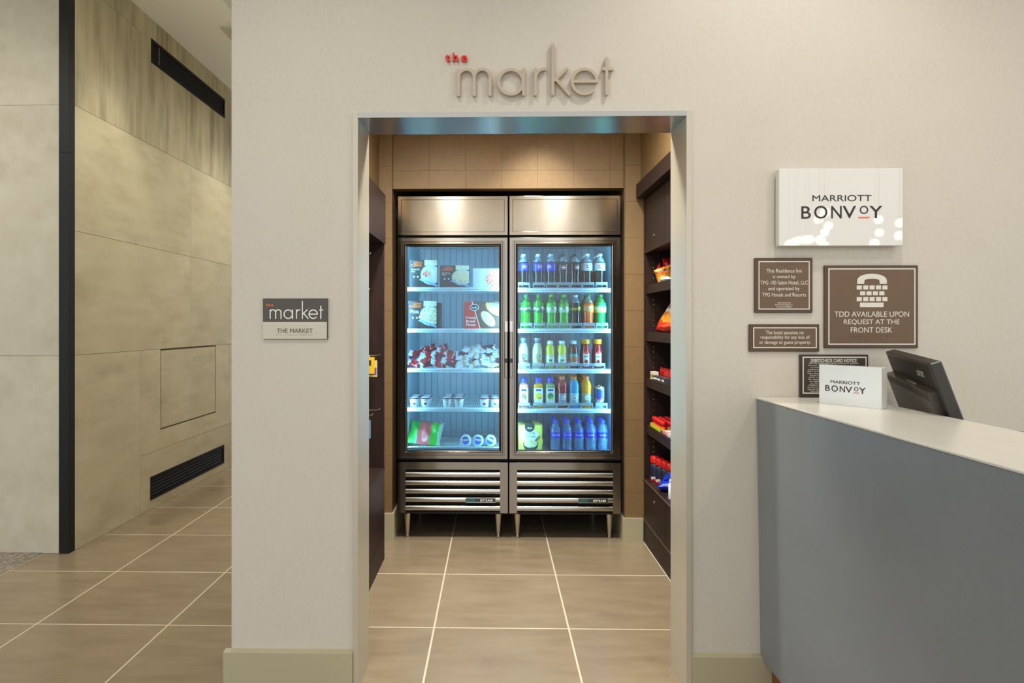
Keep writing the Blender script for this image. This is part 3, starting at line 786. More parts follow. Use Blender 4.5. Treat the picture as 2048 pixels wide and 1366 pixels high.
for p in (d1, d2, d3, d4, d5): drop(p)
# coffee drinks, juices and teas
zs = SH_R[2] + 0.001
def coffee(label, milk, logo):
    t = thing('coffee_bottle', label, 'bottle', group='coffee drinks on the third cooler shelf'); H = 0.196; r = 0.0322
    lathe_part('bottle_body', [(0, 0), (r * 0.9, 0), (r, 0.006), (r, 0.55 * H), (r * 0.93, 0.66 * H), (r * 0.70, 0.78 * H), (r * 0.58, 0.83 * H)], milk, t)
    lathe_part('neck', [(r * 0.58, 0.83 * H), (r * 0.56, 0.90 * H), (r * 0.60, 0.94 * H)], plastic_clear, t)
    lathe_part('cap', [(0, 0.93 * H), (r * 0.66, 0.93 * H), (r * 0.66, 0.985 * H), (r * 0.6, H), (0, H)], caps['grey'], t, 16)
    wprint('swirl', ell(-0.006, 0.40 * H, 0.014, 0.021), logo, t, r, 0.0004)
    wprint('emblem_ring', ell(0.004, 0.42 * H, 0.0125, 0.0125), white_print, t, r, 0.0008)
    wprint('emblem', ell(0.004, 0.42 * H, 0.0095, 0.0095), mat('emblem_green', (60, 150, 130), 0.4), t, r, 0.0012)
    wprint('caption', [(-0.014, 0.235 * H), (0.016, 0.235 * H), (0.016, 0.275 * H), (-0.014, 0.275 * H)], logo, t, r, 0.0006)
    return t
a = coffee('creamy white glass coffee bottle with brown swirl, leftmost on the third shelf', mat('milk_white', (226, 220, 200), 0.12), mat('swirl_brown', (110, 60, 48), 0.4)); a.location = (X3[0], Y1, zs); a.rotation_euler[2] = 0.1
clone(a, (X3[0], Y1 + 0.085, zs), 'creamy white glass coffee bottle behind the leftmost one on the third shelf')
a = coffee('beige vanilla glass coffee bottle with tan swirl, second on the third shelf', mat('milk_tan', (208, 192, 152), 0.12), mat('swirl_tan', (170, 136, 84), 0.4)); a.location = (X3[1], Y1, zs); a.rotation_euler[2] = 0.25
clone(a, (X3[1], Y1 + 0.085, zs), 'beige vanilla glass coffee bottle behind the second one on the third shelf')
def tea(label, liquid, labm, lid, bandm=None, group=None):
    t = thing('juice_bottle', label, 'bottle', group=group); H = 0.178; r = 0.0282
    lathe_part('bottle_body', [(0, 0), (r * 0.85, 0), (r, 0.006), (r * 0.98, 0.03 * H), (r * 0.95, 0.30 * H), (r, 0.50 * H), (r * 0.92, 0.56 * H), (r, 0.62 * H), (r * 0.97, 0.70 * H), (r * 0.82, 0.80 * H), (r * 0.56, 0.865 * H), (r * 0.54, 0.88 * H)], liquid, t)
    lathe_part('cap', [(0, 0.88 * H), (r * 0.62, 0.88 * H), (r * 0.62, 0.985 * H), (r * 0.56, H), (0, H)], lid, t, 16)
    lathe_part('label_wrap', [(r * 0.985, 0.10 * H), (r * 1.008, 0.13 * H), (r * 1.008, 0.49 * H), (r * 0.99, 0.52 * H)], labm, t)
    if bandm: lathe_part('label_band', [(r * 1.01, 0.44 * H), (r * 1.02, 0.45 * H), (r * 1.02, 0.52 * H), (r * 1.01, 0.53 * H)], bandm, t)
    wprint('print', [(-0.011, 0.27 * H), (0.011, 0.27 * H), (0.011, 0.34 * H), (-0.011, 0.34 * H)], mat('print_green', (70, 150, 90), 0.4), t, r, 0.0008)
    return t
lemon = mat('lemon_juice', (222, 206, 40), 0.1, spec=0.6)
lem_lab = bands_mat('lemon_label', [(0.0, (190, 206, 190)), (0.3, (222, 226, 208)), (0.75, (214, 196, 150))], 2, 0.08, 8)
G3 = 'juices on the third cooler shelf'
a = tea('yellow juice bottle with white cap, third on the third shelf', lemon, lem_lab, caps['white'], group=G3); a.location = (X3[2], Y1, zs)
clone(a, (X3[2], Y1 + 0.07, zs), 'yellow juice bottle behind the third front bottle of the third shelf')
clone(a, (X3[3], Y1, zs), 'yellow juice bottle with white cap, fourth on the third shelf')
clone(a, (X3[3], Y1 + 0.07, zs), 'yellow juice bottle behind the fourth front bottle of the third shelf')
tea_lab = bands_mat('tea_label', [(0.0, (206, 196, 190)), (0.35, (222, 90, 60)), (0.72, (200, 120, 90))], 2, 0.10, 7)
a = tea('amber tea bottle with teal and red label, fifth on the third shelf', mat('tea', (110, 44, 30), 0.08, spec=0.6), tea_lab, caps['white'], mat('teal_band', (40, 160, 140), 0.4), group=G3); a.location = (X3[4], Y1, zs)
clone(a, (X3[4], Y1 + 0.07, zs), 'amber tea bottle behind the fifth front bottle of the third shelf')
def redjuice(label):
    t = thing('juice_bottle', label, 'bottle', group=G3); H = 0.188; r = 0.0295
    lathe_part('bottle_body', [(0, 0), (r * 0.85, 0), (r, 0.006), (r, 0.10 * H), (r * 0.94, 0.25 * H), (r * 0.96, 0.45 * H), (r * 0.90, 0.58 * H), (r * 0.70, 0.72 * H), (r * 0.72, 0.80 * H), (r * 0.70, 0.84 * H)], mat('red_juice', (176, 14, 26), 0.08, spec=0.6), t)
    lathe_part('cap', [(0, 0.84 * H), (r * 0.84, 0.84 * H), (r * 0.84, 0.985 * H), (r * 0.78, H), (0, H)], caps['amber'], t, 18)
    wprint('label_print', [(-0.019, 0.08 * H), (0.019, 0.08 * H), (0.019, 0.50 * H), (0.012, 0.57 * H), (-0.012, 0.57 * H), (-0.019, 0.50 * H)], white_print, t, r * 0.965, 0.0006)
    wprint('badge', ell(0, 0.55 * H, 0.014, 0.011), mat('badge_red', (226, 70, 60), 0.4), t, r * 0.965, 0.0012)
    wprint('name_strip', [(-0.014, 0.40 * H), (0.014, 0.40 * H), (0.014, 0.445 * H), (-0.014, 0.445 * H)], mat('print_teal', (40, 130, 120), 0.4), t, r * 0.965, 0.0012)
    wprint('fruit', ell(-0.002, 0.25 * H, 0.011, 0.012), red_p, t, r * 0.965, 0.0012)
    return t
a = redjuice('red juice bottle with amber cap, sixth on the third shelf'); a.location = (X3[5], Y1, zs); a.rotation_euler[2] = 0.05
clone(a, (X3[6], Y1, zs), 'red juice bottle with amber cap, rightmost on the third shelf')
clone(a, (X3[5], Y1 + 0.075, zs), 'red juice bottle behind the sixth front bottle of the third shelf')
clone(a, (X3[6], Y1 + 0.075, zs), 'red juice bottle behind the rightmost front bottle of the third shelf')
# smoothies, sports drinks, can
zs = SH_R[3] + 0.001
def smoothie(label, liquid, fruit, fruit2):
    t = thing('smoothie_bottle', label, 'bottle', group='smoothies on the fourth cooler shelf'); H = 0.195; a = 0.0300
    q = MB(); lev = [(0.0, a * 0.92), (0.004, a), (0.70 * H, a), (0.76 * H, a * 0.90), (0.80 * H, a * 0.62)]
    vs = []; k = 12
    sq = [(1, -0.7), (1, 0.7), (0.92, 0.92), (0.7, 1), (-0.7, 1), (-0.92, 0.92), (-1, 0.7), (-1, -0.7), (-0.92, -0.92), (-0.7, -1), (0.7, -1), (0.92, -0.92)]
    for z, s_ in lev: vs += [(x * s_, y * s_, z) for x, y in sq]
    q.add(vs, [(i * k + j, i * k + (j + 1) % k, (i + 1) * k + (j + 1) % k, (i + 1) * k + j) for i in range(len(lev) - 1) for j in range(k)] + [list(range(k))[::-1], [(len(lev) - 1) * k + j for j in range(k)]])
    q.build('bottle_body', liquid, t)
    lathe_part('neck', [(0.0165, 0.79 * H), (0.0165, 0.86 * H)], plastic_clear, t, 16)
    lathe_part('cap', [(0, 0.845 * H), (0.0185, 0.845 * H), (0.0205, 0.86 * H), (0.0205, 0.94 * H), (0.017, 0.985 * H), (0.010, H), (0, H)], caps['blue'], t, 18)
    y = -a - 0.0012
    B('label_card', white_print, t, -a * 0.88, a * 0.88, -a - 0.0006, -a + 0.0004, 0.10 * H, 0.66 * H)
    flat('fruit', ell(0.0, 0.40 * H, 0.018, 0.020), fruit, t, y); flat('fruit_slice', ell(0.008, 0.33 * H, 0.008, 0.007), fruit2, t, y - 0.0006)
    flat('name_strip', [(-0.017, 0.56 * H), (0.017, 0.56 * H), (0.017, 0.62 * H), (-0.017, 0.62 * H)], blue_p, t, y)
    return t
a = smoothie('pink smoothie bottle with blue cap, leftmost on the fourth shelf', mat('pink_smoothie', (222, 130, 116), 0.12), food_mat('berry_print', [(240, 226, 200), (190, 120, 90), (120, 60, 50)], 90), mat('leaf_print', (90, 130, 80), 0.4)); a.location = (X4[0], Y1, zs)
a = smoothie('mango orange smoothie bottle with blue cap, second on the fourth shelf', mat('mango_smoothie', (240, 160, 30), 0.12), mat('mango_print', (240, 206, 30), 0.4), mat('peach_print', (226, 130, 60), 0.4)); a.location = (X4[1], Y1, zs)
a = smoothie('green smoothie bottle with blue cap, third on the fourth shelf', mat('green_smoothie', (150, 170, 110), 0.12), mat('green_print', (30, 150, 76), 0.4), mat('kiwi_print', (180, 200, 70), 0.4)); a.location = (X4[2], Y1, zs)
clone(a, (X4[2], Y1 + 0.075, zs), 'green smoothie bottle behind the third front bottle of the fourth shelf')
def sport(label, liquid, lab):
    t = thing('sports_drink_bottle', label, 'bottle', group='sports drinks on the fourth cooler shelf'); H = 0.201; r = 0.0345
    lathe_part('bottle_body', [(0, 0), (r * 0.85, 0), (r, 0.008), (r * 0.98, 0.06 * H), (r * 0.93, 0.10 * H), (r * 0.93, 0.47 * H), (r * 0.96, 0.50 * H), (r * 0.90, 0.53 * H), (r, 0.58 * H), (r * 1.0, 0.68 * H), (r * 0.88, 0.78 * H), (r * 0.62, 0.86 * H), (r * 0.47, 0.89 * H), (r * 0.47, 0.905 * H)], liquid, t)
    lathe_part('cap', [(0, 0.90 * H), (r * 0.55, 0.90 * H), (r * 0.55, 0.985 * H), (r * 0.50, H), (0, H)], caps['orange'], t, 18)
    lathe_part('label_wrap', [(r * 0.935, 0.11 * H), (r * 0.945, 0.13 * H), (r * 0.945, 0.45 * H), (r * 0.935, 0.47 * H)], lab, t)
    wprint('emblem_disc', ell(0, 0.33 * H, 0.0145, 0.0145), white_print, t, r * 0.945, 0.0005)
    wtext('lettering', 'G', black_print, t, r * 0.945, w=0.013, h=0.014, cx=0, cz=0.33 * H, bold=0.02)
    return t
sp = [('red', mat('red_sport', (170, 36, 36), 0.08, spec=0.6), mat('label_grey_red', (150, 150, 156), 0.3)), ('blue', mat('blue_sport', (30, 150, 200), 0.08, spec=0.6), mat('label_ice', (150, 196, 214), 0.3)), ('orange', mat('orange_sport', (244, 150, 16), 0.08, spec=0.6), mat('label_grey_orange', (170, 158, 140), 0.3))]
for i, (c, lq, lb) in enumerate(sp):
    a = sport(f'{c} sports drink bottle with orange cap, front of its lane on the fourth shelf', lq, lb); a.location = (X4[3 + i], Y1, zs); a.rotation_euler[2] = [0.2, 0.0, 0.1][i]
    for k in range(1, 5): clone(a, (X4[3 + i], Y1 + 0.078 * k, zs), f'{c} sports drink bottle standing {ORD[k]} in the {c} lane of the fourth shelf')
def can(label):
    t = thing('drink_can', label, 'can'); H = 0.140; r = 0.0275
    lathe_part('can_body', [(0, 0.002), (r * 0.8, 0), (r, 0.008), (r, 0.90 * H), (r * 0.9, 0.955 * H)], mat('can_silver', (206, 212, 218), 0.3, metal=0.6), t)
    lathe_part('lid', [(r * 0.9, 0.955 * H), (r * 0.92, 0.985 * H), (r * 0.88, H), (r * 0.84, 0.98 * H), (0, 0.98 * H)], chrome, t)
    wprint('panel_blue', [(-0.030, 0.42 * H), (-0.004, 0.40 * H), (0.012, 0.46 * H), (0.014, 0.80 * H), (0.004, 0.86 * H), (-0.030, 0.86 * H)], blue_p, t, r, 0.0004)
    wprint('panel_blue', [(0.008, 0.12 * H), (0.034, 0.12 * H), (0.034, 0.32 * H), (0.008, 0.26 * H)], blue_p, t, r, 0.0004)
    wprint('print_mark', [(-0.012, 0.36 * H), (0.012, 0.42 * H), (0.016, 0.50 * H), (-0.006, 0.44 * H)], red_p, t, r, 0.0008)
    return t
a = can('slim silver and blue energy drink can, rightmost on the fourth shelf'); a.location = (X4[6], Y1, zs)
clone(a, (X4[6], Y1 + 0.07, zs), 'slim silver and blue energy drink can standing behind the front can')
# water bottles
water_m = clear_mat('water_bottle', (196, 228, 252), 0.76, 0.04, (150, 205, 245), bump=(70, 1.0, 0.008))
def water(label):
    t = thing('water_bottle', label, 'bottle', group='water bottles at the bottom of the right cooler'); H = 0.213; r = 0.034
    lathe_part('bottle_body', [(0, 0), (r * 0.8, 0), (r, 0.010), (r * 0.95, 0.10 * H), (r, 0.15 * H), (r * 0.95, 0.22 * H), (r, 0.28 * H), (r * 0.95, 0.36 * H), (r, 0.44 * H), (r, 0.62 * H), (r * 0.95, 0.70 * H), (r * 0.75, 0.80 * H), (r * 0.45, 0.88 * H), (r * 0.38, 0.91 * H)], water_m, t)
    lathe_part('cap', [(0, 0.905 * H), (r * 0.42, 0.905 * H), (r * 0.42, 0.99 * H), (r * 0.38, H), (0, H)], mat('cap_water', (40, 80, 220), 0.3), t, 16)
    lathe_part('label_wrap', [(r * 1.0, 0.47 * H), (r * 1.012, 0.48 * H), (r * 1.012, 0.63 * H), (r * 1.0, 0.64 * H)], mat('label_water', (20, 50, 200), 0.3), t)
    wtext('lettering', 'AQUAFINA', mat('print_lilac', (214, 214, 250), 0.4), t, r * 1.012, w=0.046, h=0.011, cx=0.002, cz=0.555 * H, bold=0.01)
    return t
XW = lane_x((1111, 1134, 1157, 1182, 1206))
zs = 0.510
a = None
for i, X in enumerate(XW):
    for k in range(3):
        lb = (f'clear blue water bottle, {ORD[i]} from left in the front row' if k == 0 else f'clear blue water bottle in the {ORD[k]} row, {ORD[i]} from left')
        if a is None: a = water(lb); a.location = (X, 4.02, zs)
        else: clone(a, (X - 0.002 * k, 4.02 + 0.078 * k, zs), lb, random.uniform(-0.25, 0.25))
# noodle boxes
def noodle(label):
    w, h, d = 0.146, 0.196, 0.075
    t = thing('noodle_box', label, 'food box', group='yellow noodle boxes')
    yel = mat('box_yellow', (228, 208, 46), 0.4, noise=(12, (240, 226, 120), (1, 1, 1)))
    x = w / 2
    q = MB().prism([(-x, 0), (x, 0), (x, 0.055), (x + 0.006, 0.08), (x, 0.105), (x, h * 0.93), (-x, h * 0.93)], 0, d); q.build('carton', yel, t)
    flat('badge', clip(ell(-0.006, h * 0.88, 0.032, 0.034), -x, x, h * 0.5, h * 1.02), mat('badge_dark', (40, 56, 48), 0.4), t, -0.0008)
    T('lettering', 'Agn', white_print, t, w=0.030, h=0.015, cx=-0.006, cz=h * 0.83, y=-0.0016, bold=0.02)
    flat('splash', ell(-0.004, h * 0.60, 0.055, 0.042), mat('splash_white', (240, 242, 216), 0.4), t, -0.0006)
    T('lettering', 'SESAME', black_print, t, w=0.062, h=0.015, cx=-0.003, cz=h * 0.67, y=-0.0014)
    T('lettering', 'TERIYAKI', black_print, t, w=0.070, h=0.016, cx=-0.003, cz=h * 0.56, y=-0.0014)
    flat('bowl', ell(0.0, h * 0.33, 0.048, 0.020, 20, 0, 2 * pi)[:11] + ell(0.0, h * 0.33, 0.048, 0.052, 20, pi, 2 * pi), mat('bowl_dark', (74, 60, 60), 0.4), t, -0.0012)
    flat('noodles', ell(0.0, h * 0.33, 0.043, 0.025), food_mat('noodle_print', [(120, 110, 60), (226, 214, 150), (246, 238, 200)], 170), t, -0.0018)
    flat('chopstick', [(0.028, h * 0.42), (0.064, h * 0.57), (0.066, h * 0.565), (0.032, h * 0.415)], black_print, t, -0.0022)
    flat('chopstick', [(0.026, h * 0.44), (0.052, h * 0.58), (0.054, h * 0.578), (0.030, h * 0.435)], black_print, t, -0.0022)
    return t
nx = onY(1061, 870, 4.0)[0]
a = noodle('yellow sesame teriyaki noodle box with bowl picture, front one at the cooler bottom'); a.location = (nx, 3.985, 0.510)
clone(a, (nx - 0.006, 4.075, 0.510), 'yellow sesame teriyaki noodle box standing behind the front one')

# ================================================================== FROZEN FOOD (left cooler)
box_dark = mat('box_charcoal', (58, 50, 50), 0.4); box_blue = mat('napkin_blue', (130, 180, 214), 0.5); cream = mat('print_cream', (222, 214, 186), 0.5)
plate_w = mat('plate_white', (190, 202, 204), 0.4)
def meal(label, u0, u1, v0, v1, Y, z, title, foodm, style, base=None):
    xa = onY(u0, v1, Y)[0]; xb = onY(u1, v1, Y)[0]; w = xb - xa; h = onY(u0, v0, Y)[1] - z
    t = thing('frozen_meal_box', label, 'food box', ((xa + xb) / 2, Y, z), group='frozen meal boxes')
    x = w / 2
    B('carton', base or box_dark, t, -x, x, 0, 0.042, 0, h)
    if style == 'pale':
        flat('food_picture', clip(ell(x * 0.55, h * 0.45, w * 0.33, h * 0.40), -x, x, 0, h), foodm, t, -0.0010)
        T('lettering', 'LEAN\nCUISINE', mat('print_pink', (226, 170, 164), 0.5), t, w=w * 0.30, h=h * 0.20, cx=-x * 0.60, cz=h * 0.82, y=-0.0008)
        for k in range(4): flat('text_line', [(-x * 0.85, h * (0.58 - 0.11 * k)), (-x * 0.25, h * (0.58 - 0.11 * k)), (-x * 0.25, h * (0.60 - 0.11 * k)), (-x * 0.85, h * (0.60 - 0.11 * k))], mat('print_pink', (226, 170, 164), 0.5), t, -0.0008)
        return t
    flat('picture_corner', [(x * 0.08, h * 0.80), (x, h * 0.80), (x, h), (x * 0.08, h)], cream, t, -0.0006)
    flat('plate', clip(ell(x * 0.52, h * 0.46, w * 0.36, h * 0.36), -x, x, 0, h), plate_w, t, -0.0010)
    flat('napkin', [(-x * 0.32, h * 0.28), (x, h * 0.02), (x, h * 0.10), (-x * 0.16, h * 0.34)], box_blue, t, -0.0014)
    if style == 'sandwich':
        flat('food_picture', [(x * 0.55, h * 0.70), (x * 0.95, h * 0.62), (x * 0.95, h * 0.24), (x * 0.70, h * 0.20)], cream, t, -0.0018)
        flat('food_picture', clip(ell(x * 0.22, h * 0.50, w * 0.13, h * 0.12), -x, x, 0, h), foodm, t, -0.0018)
    elif style == 'pasta':
        flat('food_picture', clip(ell(x * 0.52, h * 0.47, w * 0.30, h * 0.29), -x, x, 0, h), foodm, t, -0.0018)
    else:
        flat('food_picture', [(-x * 0.30, h * 0.40), (x * 0.30, h * 0.82), (x, h * 0.74), (x, h * 0.16), (x * 0.40, h * 0.20)], foodm, t, -0.0018)
    T('lettering', 'LEAN', orange_print, t, w=w * 0.30, h=h * 0.085, cx=-x * 0.40, cz=h * 0.905, y=-0.0012, bold=0.03)
    T('lettering', 'CUISINE', orange_print, t, w=w * 0.40, h=h * 0.085, cx=-x * 0.52, cz=h * 0.805, y=-0.0012, bold=0.03)
    T('lettering', title, white_print, t, w=w * 0.30, h=h * 0.13, cx=-x * 0.56, cz=h * 0.62, y=-0.0012)
    flat('mark', ell(-x * 0.68, h * 0.39, w * 0.03, h * 0.03, 12), white_print, t, -0.0012); flat('mark', ell(-x * 0.40, h * 0.39, w * 0.03, h * 0.03, 12), white_print, t, -0.0012)
    return t
pasta_p = food_mat('pasta_print', [(170, 90, 50), (232, 214, 170), (240, 228, 196), (214, 110, 60)], 150)
meat_p = food_mat('sauce_print', [(170, 50, 40), (220, 110, 80), (240, 220, 200)], 160)
pizza_p = food_mat('pizza_print', [(150, 90, 50), (238, 226, 196), (232, 214, 176), (110, 80, 60)], 110)
meal('dark frozen meal box with sandwich picture, leftmost on the top shelf', 819, 874.5, 520, 574, 3.985, SH_L[0] + 0.001, 'Chicken Club\nPanini', meat_p, 'sandwich')
meal('low dark frozen meal box with pasta picture, middle of the top shelf', 880, 938, 531, 574, 3.985, SH_L[0] + 0.001, 'Shrimp &\nAngel Hair\nPasta', pasta_p, 'pasta')
meal('white frozen meal box with pasta and sauce picture, right on the top shelf', 946, 1001, 537, 574, 3.985, SH_L[0] + 0.001, '', meat_p, 'pale', mat('box_white', (196, 200, 212), 0.4))
meal('dark frozen pizza meal box in front on the second shelf', 817, 873, 602, 656, 3.985, SH_L[1] + 0.001, 'Pizza', pizza_p, 'slice')
t = thing('frozen_meal_box', 'dark frozen meal box tucked behind the pizza meal box', 'food box', (onY(853, 640, 4.03)[0], 4.031, SH_L[1] + 0.001), group='frozen meal boxes')
B('carton', mat('box_slate', (70, 72, 92), 0.4), t, -0.092, 0.092, 0, 0.042, 0, 0.165); B('flap_line', mat('box_charcoal2', (44, 44, 58), 0.4), t, -0.092, 0.0926, 0.020, 0.022, 0, 0.165)
t = thing('frozen_meal_box', 'dark frozen meal box third back behind the pizza meal box', 'food box', (onY(855, 640, 4.08)[0], 4.076, SH_L[1] + 0.001), group='frozen meal boxes')
B('carton', mat('box_slate', (70, 72, 92), 0.4), t, -0.092, 0.092, 0, 0.042, 0, 0.160); B('flap_line', mat('box_charcoal2', (44, 44, 58), 0.4), t, -0.092, 0.0926, 0.020, 0.022, 0, 0.160)
# red bread pizza box
xa = onY(928, 656, 3.985)[0]; xb = onY(1001.5, 656, 3.985)[0]; zq = SH_L[1] + 0.001
hh = onY(930, 603, 3.985)[1] - zq; ww = xb - xa
t = thing('bread_pizza_box', 'red and brown french bread pizza box on the second shelf', 'food box', ((xa + xb) / 2, 3.985, zq))
x = ww / 2
B('carton', mat('box_brown', (110, 72, 58), 0.4), t, -x, x, 0, 0.05, 0, hh)
flat('red_panel', [(-x, 0), (x * -0.14, 0), (-x * 0.58, hh), (-x, hh)], mat('box_red', (222, 60, 48), 0.4), t, -0.0008)
flat('white_edge', [(-x * 0.14, 0), (-x * 0.10, 0), (-x * 0.54, hh), (-x * 0.58, hh)], white_print, t, -0.0010)
def rot_ell(cx, cz, a, b, th): return [(cx + p * cos(th) - q * sin(th), cz + p * sin(th) + q * cos(th)) for p, q in ell(0, 0, a, b)]
crust = mat('crust_print', (206, 160, 104), 0.5)
flat('bread_crust', clip(rot_ell(x * 0.30, hh * 0.36, ww * 0.26, hh * 0.19, -0.85), -x, x, 0, hh), crust, t, -0.0012); flat('bread_topping', clip(rot_ell(x * 0.30, hh * 0.36, ww * 0.235, hh * 0.155, -0.85), -x, x, 0, hh), pizza_p, t, -0.0018)
flat('bread_crust', clip(rot_ell(x * 0.66, hh * 0.70, ww * 0.26, hh * 0.17, -0.55), -x, x, 0, hh), crust, t, -0.0014); flat('bread_topping', clip(rot_ell(x * 0.66, hh * 0.70, ww * 0.235, hh * 0.14, -0.55), -x, x, 0, hh), pizza_p, t, -0.0020)
flat('badge_rim', ell(-x * 0.44, hh * 0.78, ww * 0.125, hh * 0.125), white_print, t, -0.0022); flat('badge', ell(-x * 0.44, hh * 0.78, ww * 0.11, hh * 0.105), mat('badge_navy', (30, 44, 70), 0.4), t, -0.0026)
T('lettering', 'Stouffer', white_print, t, w=ww * 0.17, h=hh * 0.09, cx=-x * 0.44, cz=hh * 0.78, y=-0.0032, shear=0.3)
for k, wd in enumerate(('French', 'Bread', 'Pizzas')): T('lettering', wd, white_print, t, w=ww * (0.27, 0.24, 0.25)[k], h=hh * 0.095, cx=-x * (0.62, 0.65, 0.63)[k], cz=hh * (0.40 - 0.125 * k), y=-0.0016, bold=0.02)
flat('offer_flag', [(x * 0.40, hh * 0.84), (x * 0.96, hh * 0.78), (x * 0.96, hh * 0.90), (x * 0.40, hh * 0.95)], mat('flag_blue', (150, 196, 226), 0.4), t, -0.0026)
flat('offer_dot', ell(x * 0.28, hh * 0.88, ww * 0.05, hh * 0.075), mat('dot_lime', (206, 206, 90), 0.4), t, -0.0026)
# wrapped ice cream bars in two heaps
def pillow_mesh(w, h, t, nx=10, nz=10, crimp=0.10, wr=0.12, seed=1, ends='z'):
    rnd = random.Random(seed); vs = []; fs = []
    wv = [rnd.uniform(0, 6.28) for _ in range(6)]
    for side in (-1, 1):
        for j in range(nz + 1):
            for i in range(nx + 1):
                a = i / nx * 2 - 1; b = j / nz * 2 - 1
                e = max(0.0, 1 - (abs(b) / (1 - crimp)) ** 3) if abs(b) < 1 - crimp else 0.0
                f_ = max(0.0, 1 - abs(a) ** 3.0)
                y = t / 2 * (e ** 0.6) * (f_ ** 0.6)
                y *= 1 + wr * sin(4 * a + wv[0]) * sin(5 * b + wv[1]) + wr * 0.7 * sin(9 * a + 3 * b + wv[2])
                pinch = 1 - 0.05 * e
                z = b * h / 2
                vs.append((a * w / 2 * pinch, side * (y + 0.0006), z + (0.004 * rnd.random() if abs(b) == 1 else 0)))
    n = (nx + 1) * (nz + 1)
    for j in range(nz):
        for i in range(nx):
            q = (j * (nx + 1) + i, j * (nx + 1) + i + 1, (j + 1) * (nx + 1) + i + 1, (j + 1) * (nx + 1) + i)
            fs.append(q); fs.append(tuple(k + n for k in q[::-1]))
    def idx(i, j): return j * (nx + 1) + i
    edge = [idx(i, 0) for i in range(nx + 1)] + [idx(nx, j) for j in range(1, nz + 1)] + [idx(i, nz) for i in range(nx - 1, -1, -1)] + [idx(0, j) for j in range(nz - 1, 0, -1)]
    for k in range(len(edge)):
        a, b = edge[k - 1], edge[k]; fs.append((a, b, b + n, a + n))
    return MB().add(vs, fs, True)
wr_red = bands_mat('wrapper_red', [(0.0, (206, 202, 206)), (0.24, (184, 30, 40)), (0.66, (210, 198, 200)), (0.72, (150, 24, 36))], 0, 0.2, 4.0)
wr_dark = bands_mat('wrapper_maroon', [(0.0, (200, 190, 196)), (0.2, (96, 34, 50)), (0.85, (210, 200, 206))], 0, 0.2, 4.0)
wr_tan = bands_mat('wrapper_white_tan', [(0.0, (206, 206, 212)), (0.40, (196, 158, 116)), (0.60, (204, 204, 210)), (0.85, (140, 100, 96))], 0, 0.25, 4.0)
wr_meshes = [pillow_mesh(0.108, 0.060, 0.022, 12, 10, 0.12, 0.35, s).mesh('ice_cream_wrapper') for s in (1, 2, 3, 4)]
def heap(u0, u1, z, mats_, place, cnt):
    x0 = onY(u0, 730, 4.05)[0] + 0.045; x1 = onY(u1, 730, 4.05)[0] - 0.045; rnd = random.Random(place)
    wds = ['bottom', 'second', 'third', 'fourth', 'fifth', 'top']
    for lay in range(6):
        n = cnt[lay]
        for i in range(n):
            xx = (x0 + x1) / 2 + (x1 - x0) * (i - (n - 1) / 2) / 2.6 + rnd.uniform(-0.010, 0.010)
            me = wr_meshes[(i + 2 * lay) % 4].copy(); me.materials.clear()
            o = put('ice_cream_bar', me, mats_[(i * 2 + lay) % len(mats_)])
            o.location = (xx, 4.035 + 0.020 * lay + rnd.uniform(-0.004, 0.004), z + 0.024 + lay * 0.0195)
            o.rotation_euler = (radians(-52 + rnd.uniform(-10, 10)), radians(rnd.uniform(-22, 22)), rnd.uniform(-0.4, 0.4))
            pos = {1: ['only'], 2: ['left', 'right'], 3: ['left', 'middle', 'right'], 4: ['leftmost', 'mid left', 'mid right', 'rightmost']}[n][i]
            tag(o, f'wrapped ice cream bar, {pos} one in the {wds[lay]} layer of the {place} heap', 'ice cream', f'{place} heap of ice cream bars')
heap(821, 910, SH_L[2], [wr_red, wr_red, wr_dark, wr_red], 'red wrapper', (4, 4, 4, 4, 3, 2))
heap(917, 1006, SH_L[2], [wr_tan, wr_tan, wr_tan, wr_dark], 'white wrapper', (4, 4, 4, 4, 3, 2))
# ice cream cups
cup_m = mat('cup_white', (238, 236, 236), 0.4); lid_m = mat('cup_lid', (232, 222, 226), 0.35); rim_m = mat('cup_rim', (104, 26, 54), 0.35)
def cup(label, mark):
    t = thing('ice_cream_cup', label, 'ice cream cup', group='ice cream cups on the fourth shelf')
    lathe_part('cup_body', [(0, 0), (0.0245, 0), (0.0295, 0.052), (0.0295, 0.053), (0, 0.053)], cup_m, t)
    r = lathe_part('lid_rim', [(0.0295, 0.050), (0.0318, 0.0505), (0.0318, 0.057), (0.030, 0.0585), (0.029, 0.0585)], rim_m, t)
    lathe_part('lid', [(0, 0.0586), (0.0288, 0.0586), (0.0284, 0.0594), (0, 0.0594)], lid_m, t)
    wprint('picture', ell(0.002, 0.022, 0.009, 0.008, 14), mark, t, 0.0272, 0.0004)
    wprint('text_line', [(-0.008, 0.040), (0.010, 0.040), (0.010, 0.0425), (-0.008, 0.0425)], mat('print_grey', (120, 110, 116), 0.5), t, 0.0286, 0.0004)
    return t
zc = SH_L[3] + 0.001
GR = [('left', (828.5, 851), 3, mat('cup_print_brown', (90, 66, 62), 0.5)), ('middle', (894.5, 917.5), 4, mat('cup_print_cream', (206, 204, 176), 0.5)), ('right', (968.5, 990), 3, mat('cup_print_black', (60, 54, 60), 0.5))]
for gname, us, depth, mk in GR:
    for i, u in enumerate(us):
        a = None
        for k in range(depth):
            X = onY(u, 805, 3.998)[0]
            side = ('left', 'right')[i]
            lb = f'white ice cream cup with maroon rim, {side} column, {ORD[k]} row of the {gname} cluster'
            if a is None: a = cup(lb, mk); a.location = (X, 3.998, zc)
            else: clone(a, (X, 3.998 + 0.069 * k, zc), lb)
